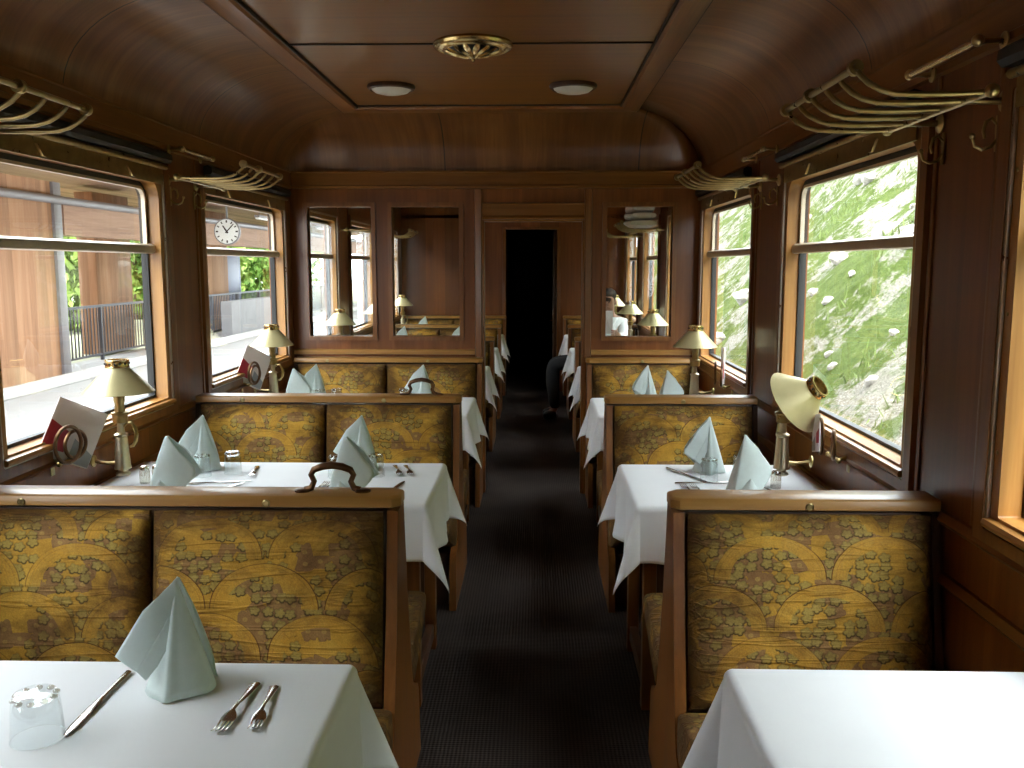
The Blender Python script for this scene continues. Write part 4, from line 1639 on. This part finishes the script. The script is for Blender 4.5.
# ------------------------------------------------------------------ the station side
GZ = -.36
struct(MB().box((-9.0, -12, GZ - .3), (-2.35, 60, GZ)).build('platform', M['concrete'], smooth=False))
struct(MB().box((-60, -20, -1.0), (-9.0, 120, GZ - .04)).build('ground_far', M['farground'], smooth=False))
struct(MB().box((-2.35, -12, -1.0), (-1.75, 60, -.9)).build('ground_track', M['lowwall'], smooth=False))
tag(MB().box((-7.85, -12, GZ + .0005), (-7.45, 60, GZ + .10), .02).build('kerb', M['kerb']), 'pale kerb running along the platform before railing and building', 'kerb')
root = thing('station_building', 'timber-clad station building wall with grey corner post beside the platform', 'building', (-8.2, 4, GZ))
MB().box((-.22, -14, 0), (0, 11.3, 3.30)).build('cladding', M['plank'], root, smooth=False)
MB().box((-.24, 11.305, 0), (.05, 11.55, 3.30), .01).build('corner_post', M['gutter'], root)
MB().box((-6, 11.0, 0), (-.245, 11.25, 3.30)).build('return_wall', M['plank'], root, smooth=False)
MB().tube([(.07, -14, 3.0), (.07, 40, 3.0)], .07, 10).build('conduit', M['gutter'], root)

root = thing('platform_canopy', 'boarded timber canopy over the platform on timber columns', 'canopy', (-8.3, 4, GZ))
MB().prism([(2.30, 3.873), (-2.6, 3.42), (-2.6, 3.50), (2.30, 3.973)], 'y', -14, 46).build('canopy_boards', M['plank_y'], root, smooth=False)  # outer edge, out of view, extended to cut sky light into the train
MB().box((2.31, -14, 3.73), (2.37, 46, 3.99)).build('fascia', M['plank_y'], root, smooth=False)
MB().box((-.30, 11.7, 2.42), (.10, 46, 2.95)).build('beam', M['plank_y'], root, smooth=False)
for y, hl_ in ((15.75, .82), (22.2, .9), (30.0, .9), (38, .9)):
    MB().box((-1.35, y - hl_, .0), (-.95, y + hl_, 3.42), .01).build('column', M['plank'], root)
FX = None
for y in (3.5, 12.2, 19.0, 26.0, 33):
    if FX is None:
        FX = thing('strip_light', 'strip light under the canopy', 'light', (-7.75, y, 2.86), 0, 'strip lights under the canopy')
        MB().box((-.07, -.75, 0), (.07, .75, .07), .01).build('housing', M['gutter'], FX)
        MB().box((-.055, -.73, -.05), (.055, .73, -.001), .02).build('tube_cover', M['tube_lamp'], FX)
        MB().tube([(0, -.5, .07), (0, -.5, .44)], .012, 6).build('hanger', M['gutter'], FX)
    else:
        dup(FX, (-7.75, y, 2.86), 0, 'strip light under the canopy')

# railing, panel by panel
RP = None
for k in range(13):
    y = 15.8 + k * 2.1
    lb = 'dark steel railing panels with upright bars along the back of the platform'
    if RP is None:
        RP = thing('railing_panel', lb, 'railing', (-8.75, y, GZ), 0, 'railing panels behind the platform')
        MB().box((-.025, 0, 1.06), (.025, 2.1, 1.11)).build('top_rail', M['ironwork'], RP, smooth=False)
        MB().box((-.02, 0, .10), (.02, 2.1, .14)).build('bottom_rail', M['ironwork'], RP, smooth=False)
        MB().box((-.03, .0, 0), (.03, .06, 1.06)).build('post', M['ironwork'], RP, smooth=False)
        b_ = MB()
        for q in range(15):
            b_.box((-.010, .16 + q * .13, .14), (.010, .182 + q * .13, 1.06))
        b_.build('bars', M['ironwork'], RP, smooth=False)
    else:
        dup(RP, (-8.75, y, GZ), 0, lb)

# station clock
root = thing('station_clock', 'round white double-faced station clock with black hands hanging below the canopy', 'clock', (-7.62, 22.4, 2.36))
FXm = Matrix.Rotation(PI / 2, 3, 'X')
MB().lathe([(.39, -.07), (.405, -.05), (.405, .05), (.39, .07), (.375, .07), (.375, -.07), (.39, -.07)], n=40, mat=FXm, cap=False).build('rim', M['gutter'], root)
MB().lathe([(.374, -.055), (.374, .055)], n=40, mat=FXm).build('dial', M['clockface'], root)
m = MB()
for k in range(12):
    a = 2 * PI * k / 12
    r0, r1, w = .27, .345, .018 if k % 3 else .024
    c, s_ = math.cos(a), math.sin(a)
    m.loops([[(r * c - q * w * s_, yy, r * s_ + q * w * c) for r, q in ((r0, -1), (r1, -1), (r1, 1), (r0, 1))] for yy in (-.060, -.0555)])
m.build('hour_marks', M['black'], root, smooth=False)
for ang, ln, w, nm in ((124, .22, .028, 'hour_hand'), (47, .32, .020, 'minute_hand')):
    c, s_ = math.cos(math.radians(ang)), math.sin(math.radians(ang))
    MB().loops([[(r * c - q * w * s_, yy, r * s_ + q * w * c) for r, q in ((-.06, -1), (ln, -.7), (ln, .7), (-.06, 1))] for yy in (-.068, -.0625)]).build(nm, M['black'], root, smooth=False)
MB().tube([(0, 0, .40), (0, 0, 1.18)], .03, 10).build('hanger', M['gutter'], root)
root.scale = (.8, .8, .8)

# things behind the railing
root = thing('notice_board', 'dark blue-grey notice panel on two posts behind the railing', 'notice board', (-9.55, 28.3, GZ))
MB().box((-.04, -.75, .7), (.04, .75, 2.3), .01).build('panel', M['bluepanel'], root)
for q in (-.6, .6):
    MB().box((-.035, q - .035, 0), (.035, q + .035, .699)).build('post', M['ironwork'], root, smooth=False)
tag(MB().box((-8.15, 23.2, GZ), (-7.86, 30, .60), .02).build('parapet', M['lowwall']), 'low grey concrete parapet on the platform below the clock', 'parapet')


def tree(loc, r, h, label, mat, seed, n=4200):
    rnd = random.Random(seed)
    root = thing('tree', label, 'tree', loc, 0, 'trees behind the station')
    MB().tube([(0, 0, -.1), (.05, .02, h * .3), (-.04, .05, h * .62)], [.18, .14, .07], 8).build('trunk', M['bark'], root)
    m = MB()
    b = m.b
    blobs = [(rnd.uniform(-.6, .6) * r, rnd.uniform(-.6, .6) * r, h * rnd.uniform(.12, .9), r * rnd.uniform(.4, .7)) for _ in range(16)]
    for _ in range(n):
        bx, by, bz, br = rnd.choice(blobs)
        d = Vector((rnd.gauss(0, 1), rnd.gauss(0, 1), rnd.gauss(0, 1))).normalized() * br * rnd.uniform(.6, 1.05)
        c = Vector((bx, by, bz)) + d
        s = rnd.uniform(.12, .24)
        e = Euler((rnd.uniform(0, 6), rnd.uniform(0, 6), rnd.uniform(0, 6))).to_matrix()
        b.faces.new([b.verts.new(c + e @ Vector(q)) for q in ((-s, 0, 0), (0, -s * .55, .02), (s, 0, 0), (0, s * .55, .02))])
    o = m.build('crown', mat, root, smooth=False)
    return root


for k, (x, y, r, h, mt, lb) in enumerate([
        (-14.2, 26.4, 2.1, 4.6, 'leaf2', 'light green tree just past the corner of the station building'),
        (-14.4, 32.2, 2.0, 4.6, 'leaf', 'green tree behind the railing, between the first two canopy columns'),
        (-22.5, 36.5, 3.0, 7.0, 'leaf', 'tall dark green tree farthest behind the railing'),
        (-14.4, 38.6, 2.2, 4.6, 'leaf2', 'pale green tree behind the notice panel'),
        (-14.6, 45.3, 2.5, 5.0, 'leaf', 'broad green tree seen above the low grey parapet below the clock'),
        (-15.0, 53.0, 2.9, 5.6, 'leaf2', 'pale tree beyond the far end of the railing')]):
    tree((x, y, GZ - .04), r, h, lb, M[mt], 50 + k)

# ------------------------------------------------------------------ the hillside
from mathutils import noise as mnoise


def hz(x, y):
    t = max(0.0, x - 2.0)
    base = -.75 + .93 * t + .010 * t * t
    n = mnoise.noise(Vector((x * .35, y * .35, 1.7))) * .38 + mnoise.noise(Vector((x * 1.1, y * 1.1, 4.2))) * .16 + mnoise.noise(Vector((x * 3.1, y * 3.1, 8.0))) * .05
    return base + n * min(1.0, t * .9)


m = MB()
ys = [-14 + i * .22 for i in range(int(64 / .22))]
m.grid(lambda u, v: (1.75 + 15.0 * u ** 1.25, -14 + 64 * v, hz(1.75 + 15.0 * u ** 1.25, -14 + 64 * v)), 90, 290)
struct(m.build('hill', M['hill']))
rnd = random.Random(11)
RK, SPOTS = [], []
for v in range(5):
    m = MB()
    res = bmesh.ops.create_icosphere(m.b, subdivisions=3, radius=1.0)
    for vt in res['verts']:
        p = vt.co.copy()
        k = 1 + .35 * mnoise.noise(p * 1.3 + Vector((v * 7, 0, 0))) + .14 * mnoise.noise(p * 3.4 + Vector((0, v * 5, 0)))
        vt.co = Vector((p.x * k, p.y * k * .9, p.z * k * .68))
    RK.append(m)
rk0 = [mm.build('rock', M['rock'], ang=30) for mm in RK]
used = set()
for k in range(64):
    s = rnd.choice((.06, .08, .11, .15, .21))
    for _ in range(40):
        y = rnd.uniform(1.5, 19)
        x = rnd.uniform(2.4, 3.2 + y * .30)
        if all((x - a) ** 2 + (y - c) ** 2 > (q + s * 1.4) ** 2 for a, c, q in SPOTS):
            break
    q = k % 5
    if q in used:
        o = rk0[q].copy()
        COL.objects.link(o)
    else:
        o = rk0[q]
        used.add(q)
    o.scale = (s, s, s)
    o.rotation_euler = (rnd.uniform(-.3, .3), .3, rnd.uniform(0, 6))
    SPOTS.append((x, y, s * 1.35 + .05))
    o.location = (x, y, hz(x, y) + s * .25)
    tag(o, 'pale rocks scattered on the grassy slope outside the hillside windows', 'rock', 'rocks on the slope')
m = MB()
b = m.b
for k in range(9000):
    y = rnd.uniform(2.0, 22)
    x = rnd.uniform(2.1, 3.4 + y * .34)
    if mnoise.noise(Vector((x * .9, y * .9, 3.0))) < .08:
        continue
    if any((x - a) ** 2 + (y - c) ** 2 < (q + .13) ** 2 for a, c, q in SPOTS):
        continue
    z = hz(x, y)
    h = rnd.uniform(.04, .13)
    a = rnd.uniform(0, PI)
    w = rnd.uniform(.008, .016)
    lx, ly = rnd.uniform(-.06, .06), rnd.uniform(-.06, .06)
    c, s_ = math.cos(a) * w, math.sin(a) * w
    b.faces.new([b.verts.new(p) for p in ((x - c, y - s_, z - .02), (x + c, y + s_, z - .02), (x + lx + c * .3, y + ly + s_ * .3, z + h), (x + lx - c * .3, y + ly - s_ * .3, z + h))])
tag(m.build('meadow_grass', M['blade'], smooth=False), 'long green grass growing on the slope outside', 'grass', kind='stuff')


# ------------------------------------------------------------------ the person
def skin_mesh(verts, edges, radii, root, name, mat, parent, sub=2):
    me = bpy.data.meshes.new(name)
    me.from_pydata([tuple(v) for v in verts], edges, [])
    o = bpy.data.objects.new(name, me)
    COL.objects.link(o)
    sk = o.modifiers.new('skin', 'SKIN')
    sk.use_smooth_shade = True
    for i, r in enumerate(radii):
        rr = r if isinstance(r, tuple) else (r, r)
        me.skin_vertices[0].data[i].radius = rr
        me.skin_vertices[0].data[i].use_root = (i in root)
    ss = o.modifiers.new('sub', 'SUBSURF')
    ss.levels = sub
    ss.render_levels = sub
    dg = bpy.context.evaluated_depsgraph_get()
    nm = bpy.data.meshes.new_from_object(o.evaluated_get(dg))
    bpy.data.objects.remove(o, do_unlink=True)
    nm.materials.clear()
    nm.materials.append(mat)
    nm.polygons.foreach_set('use_smooth', [True] * len(nm.polygons))
    r = bpy.data.objects.new(name, nm)
    COL.objects.link(r)
    if parent is not None:
        r.parent = parent
    return r


pr = thing('person', 'seated person in white shirt and dark trousers reading, legs out in the aisle', 'person', (.655, 8.90, .022))
# the person sits on the bench, turned to the aisle (-x)
J = {}


def jv(n, p, r):
    J[n] = (len(J), Vector(p), r)


jv('pelvis', (.04, .02, .570), (.095, .115))
jv('waist', (.055, .02, .70), (.085, .115))
jv('chest', (.075, .02, .87), (.095, .135))
jv('upper', (.085, .02, .97), (.075, .11))
jv('neck', (.075, .02, 1.05), .050)
jv('skull', (.055, .02, 1.13), (.070, .062))
jv('crown', (.060, .02, 1.20), (.080, .070))
jv('top', (.070, .02, 1.262), (.055, .05))
jv('nose', (-.030, .02, 1.150), .016)
jv('chin', (.000, .02, 1.095), .026)
for s, n in ((-1, 'a'), (1, 'b')):
    jv('hip' + n, (-.01, .02 + s * .078, .552), .078)
    jv('knee' + n, (-.47, .0 + s * .075, .555), .060)
    jv('calf' + n, (-.48, .0 + s * .075, .36), .052)
    jv('ankle' + n, (-.45, .0 + s * .075, .10), .036)
    jv('toe' + n, (-.56, .0 + s * .08, .032), .024)
    jv('shoulder' + n, (.085, .02 + s * .150, .955), .052)
    jv('elbow' + n, (.0, .02 + s * .165, .800), .040)
    jv('wrist' + n, (-.175, .02 + s * .125, .845), .028)
    jv('palm' + n, (-.235, .02 + s * .105, .875), (.024, .034))
TURN = {'waist': 40, 'chest': 65}


def turned(p, a):
    c = Vector((.06, .02, 0))
    return Matrix.Rotation(math.radians(a), 3, 'Z') @ (Vector(p) - c) + c


def settle():
    for k in list(J):
        i_, p_, r_ = J[k]
        if p_.z > .6 and not k.startswith(('knee', 'hip')):
            J[k] = (i_, turned(p_, TURN.get(k, 80)), r_)


E = [('pelvis', 'waist'), ('waist', 'chest'), ('chest', 'upper'), ('upper', 'neck'), ('neck', 'skull'), ('skull', 'crown'), ('crown', 'top'), ('skull', 'nose'), ('skull', 'chin')]
for n in 'ab':
    E += [('pelvis', 'hip' + n), ('hip' + n, 'knee' + n), ('knee' + n, 'calf' + n), ('calf' + n, 'ankle' + n), ('ankle' + n, 'toe' + n),
          ('upper', 'shoulder' + n), ('shoulder' + n, 'elbow' + n), ('elbow' + n, 'wrist' + n), ('wrist' + n, 'palm' + n)]
for s, n in ((-1, 'a'), (1, 'b')):
    for q, (dz, ln, cu) in enumerate(((.024, .062, .0), (.009, .070, 0), (-.006, .066, 0), (-.020, .052, 0))):
        base = J['palm' + n][1]
        jv('f%d' % q + n, base + Vector((-.030, -s * .008, dz)), .0085)
        jv('g%d' % q + n, base + Vector((-.030 - ln * .5, -s * .010, dz * 1.1)), .0080)
        jv('h%d' % q + n, base + Vector((-.030 - ln * .62, -s * .036, dz * 1.1)), .0070)
        E += [('palm' + n, 'f%d' % q + n), ('f%d' % q + n, 'g%d' % q + n), ('g%d' % q + n, 'h%d' % q + n)]
    base = J['palm' + n][1]
    jv('t1' + n, base + Vector((-.010, -s * .030, .028)), .010)
    jv('t2' + n, base + Vector((-.045, -s * .040, .034)), .0085)
    E += [('palm' + n, 't1' + n), ('t1' + n, 't2' + n)]
settle()
order = sorted(J, key=lambda k: J[k][0])
skin_mesh([J[k][1] for k in order], [(J[a][0], J[b][0]) for a, b in E], [J[k][2] for k in order], {0}, 'body', M['skin'], pr)


def sub_skin(names, edges, grow, name, mat, extra=None, sub=2):
    ii = {k: i for i, k in enumerate(names)}
    vs = [(extra or {}).get(k, J[k][1] if k in J else None) for k in names]
    rs = []
    for k in names:
        r = J[k][2]
        rs.append(tuple(x + grow for x in r) if isinstance(r, tuple) else r + grow)
    return skin_mesh(vs, [(ii[a], ii[b]) for a, b in edges], rs, {0}, name, mat, pr, sub)


def short(a, b, t):
    return J[a][1].lerp(J[b][1], t)


sub_skin(['pelvis', 'hipa', 'kneea', 'calfa', 'anklea', 'hipb', 'kneeb', 'calfb', 'ankleb', 'waist'],
         [('pelvis', 'hipa'), ('hipa', 'kneea'), ('kneea', 'calfa'), ('calfa', 'anklea'), ('pelvis', 'hipb'), ('hipb', 'kneeb'), ('kneeb', 'calfb'), ('calfb', 'ankleb'), ('pelvis', 'waist')],
         .018, 'trousers', M['trousers'], {'waist': short('pelvis', 'waist', .6)})
sub_skin(['chest', 'waist', 'upper', 'neck', 'shouldera', 'elbowa', 'wrista', 'shoulderb', 'elbowb', 'wristb'],
         [('chest', 'waist'), ('chest', 'upper'), ('upper', 'neck'), ('upper', 'shouldera'), ('shouldera', 'elbowa'), ('elbowa', 'wrista'), ('upper', 'shoulderb'), ('shoulderb', 'elbowb'), ('elbowb', 'wristb')],
         .014, 'shirt', M['shirt'], {'neck': short('upper', 'neck', .55), 'waist': short('pelvis', 'waist', .7)})
for n in 'ab':
    a, b = J['ankle' + n][1] + Vector((.02, 0, -.045)), J['toe' + n][1] + Vector((-.02, 0, 0))
    skin_mesh([a, a.lerp(b, .5), b], [(0, 1), (1, 2)], [.055, .055, .046], {0}, 'shoe', M['shoe'], pr, 2)
m = MB()
m.sphere((.080, .02, 1.226), (.088, .086, .070), 20, 12)
m.sphere((.115, .02, 1.165), (.050, .076, .085), 16, 10)


def turn_mesh(m_):
    for v in m_.b.verts:
        v.co = turned(v.co, 80)
    return m_


turn_mesh(m).build('hair', M['hair'], pr)
for s_ in (-1, 1):
    turn_mesh(MB().sphere((-.012, .02 + s_ * .030, 1.175), (.009, .011, .008), 10, 8)).build('eye', M['black'], pr)
    turn_mesh(MB().sphere((.06, .02 + s_ * .080, 1.155), (.022, .010, .030), 10, 8)).build('ear', M['skin'], pr)
mn = MB()
for q in (-1, 1):
    mn.loops([[(-.262, .02, .87), (-.280, .02 + q * .085, .87), (-.282, .02 + q * .085, .87), (-.264, .02, .87)],
              [(-.318, .02, 1.09), (-.300, .02 + q * .085, 1.09), (-.302, .02 + q * .085, 1.09), (-.320, .02, 1.09)]])
for v in mn.b.verts:
    v.co = turned(v.co, 80) + Vector((.655, 8.90, .022))
tag(mn.build('open_leaflet', M['paper'], smooth=False), 'white open leaflet in the hands of the seated person', 'leaflet')

# ------------------------------------------------------------------ daylight
sun = bpy.data.lights.new('sun', 'SUN')
sun.energy = 4.2
sun.angle = math.radians(1.2)
sun.color = (1.0, .95, .86)
so = bpy.data.objects.new('sun', sun)
COL.objects.link(so)
dirv = Vector((.08, -.55, .83)).normalized()                       # towards the sun
so.rotation_euler = dirv.to_track_quat('Z', 'Y').to_euler()
w = bpy.data.worlds.new('sky')
S.world = w
w.use_nodes = True
bg = w.node_tree.nodes['Background']
bg.inputs[0].default_value = (.86, .93, 1.0, 1)
bg.inputs[1].default_value = 6.8

S.view_settings.view_transform = 'Standard'
S.view_settings.look = 'None'
S.view_settings.gamma = 1
S.view_settings.use_curve_mapping = False
S.view_settings.exposure = 1.05
cy = S.cycles
cy.max_bounces = 10
cy.diffuse_bounces = 6
cy.glossy_bounces = 4
cy.transparent_max_bounces = 24
cy.transmission_bounces = 6
cy.use_denoising = True
cy.caustics_reflective = False
cy.caustics_refractive = False
cy.sample_clamp_indirect = 8
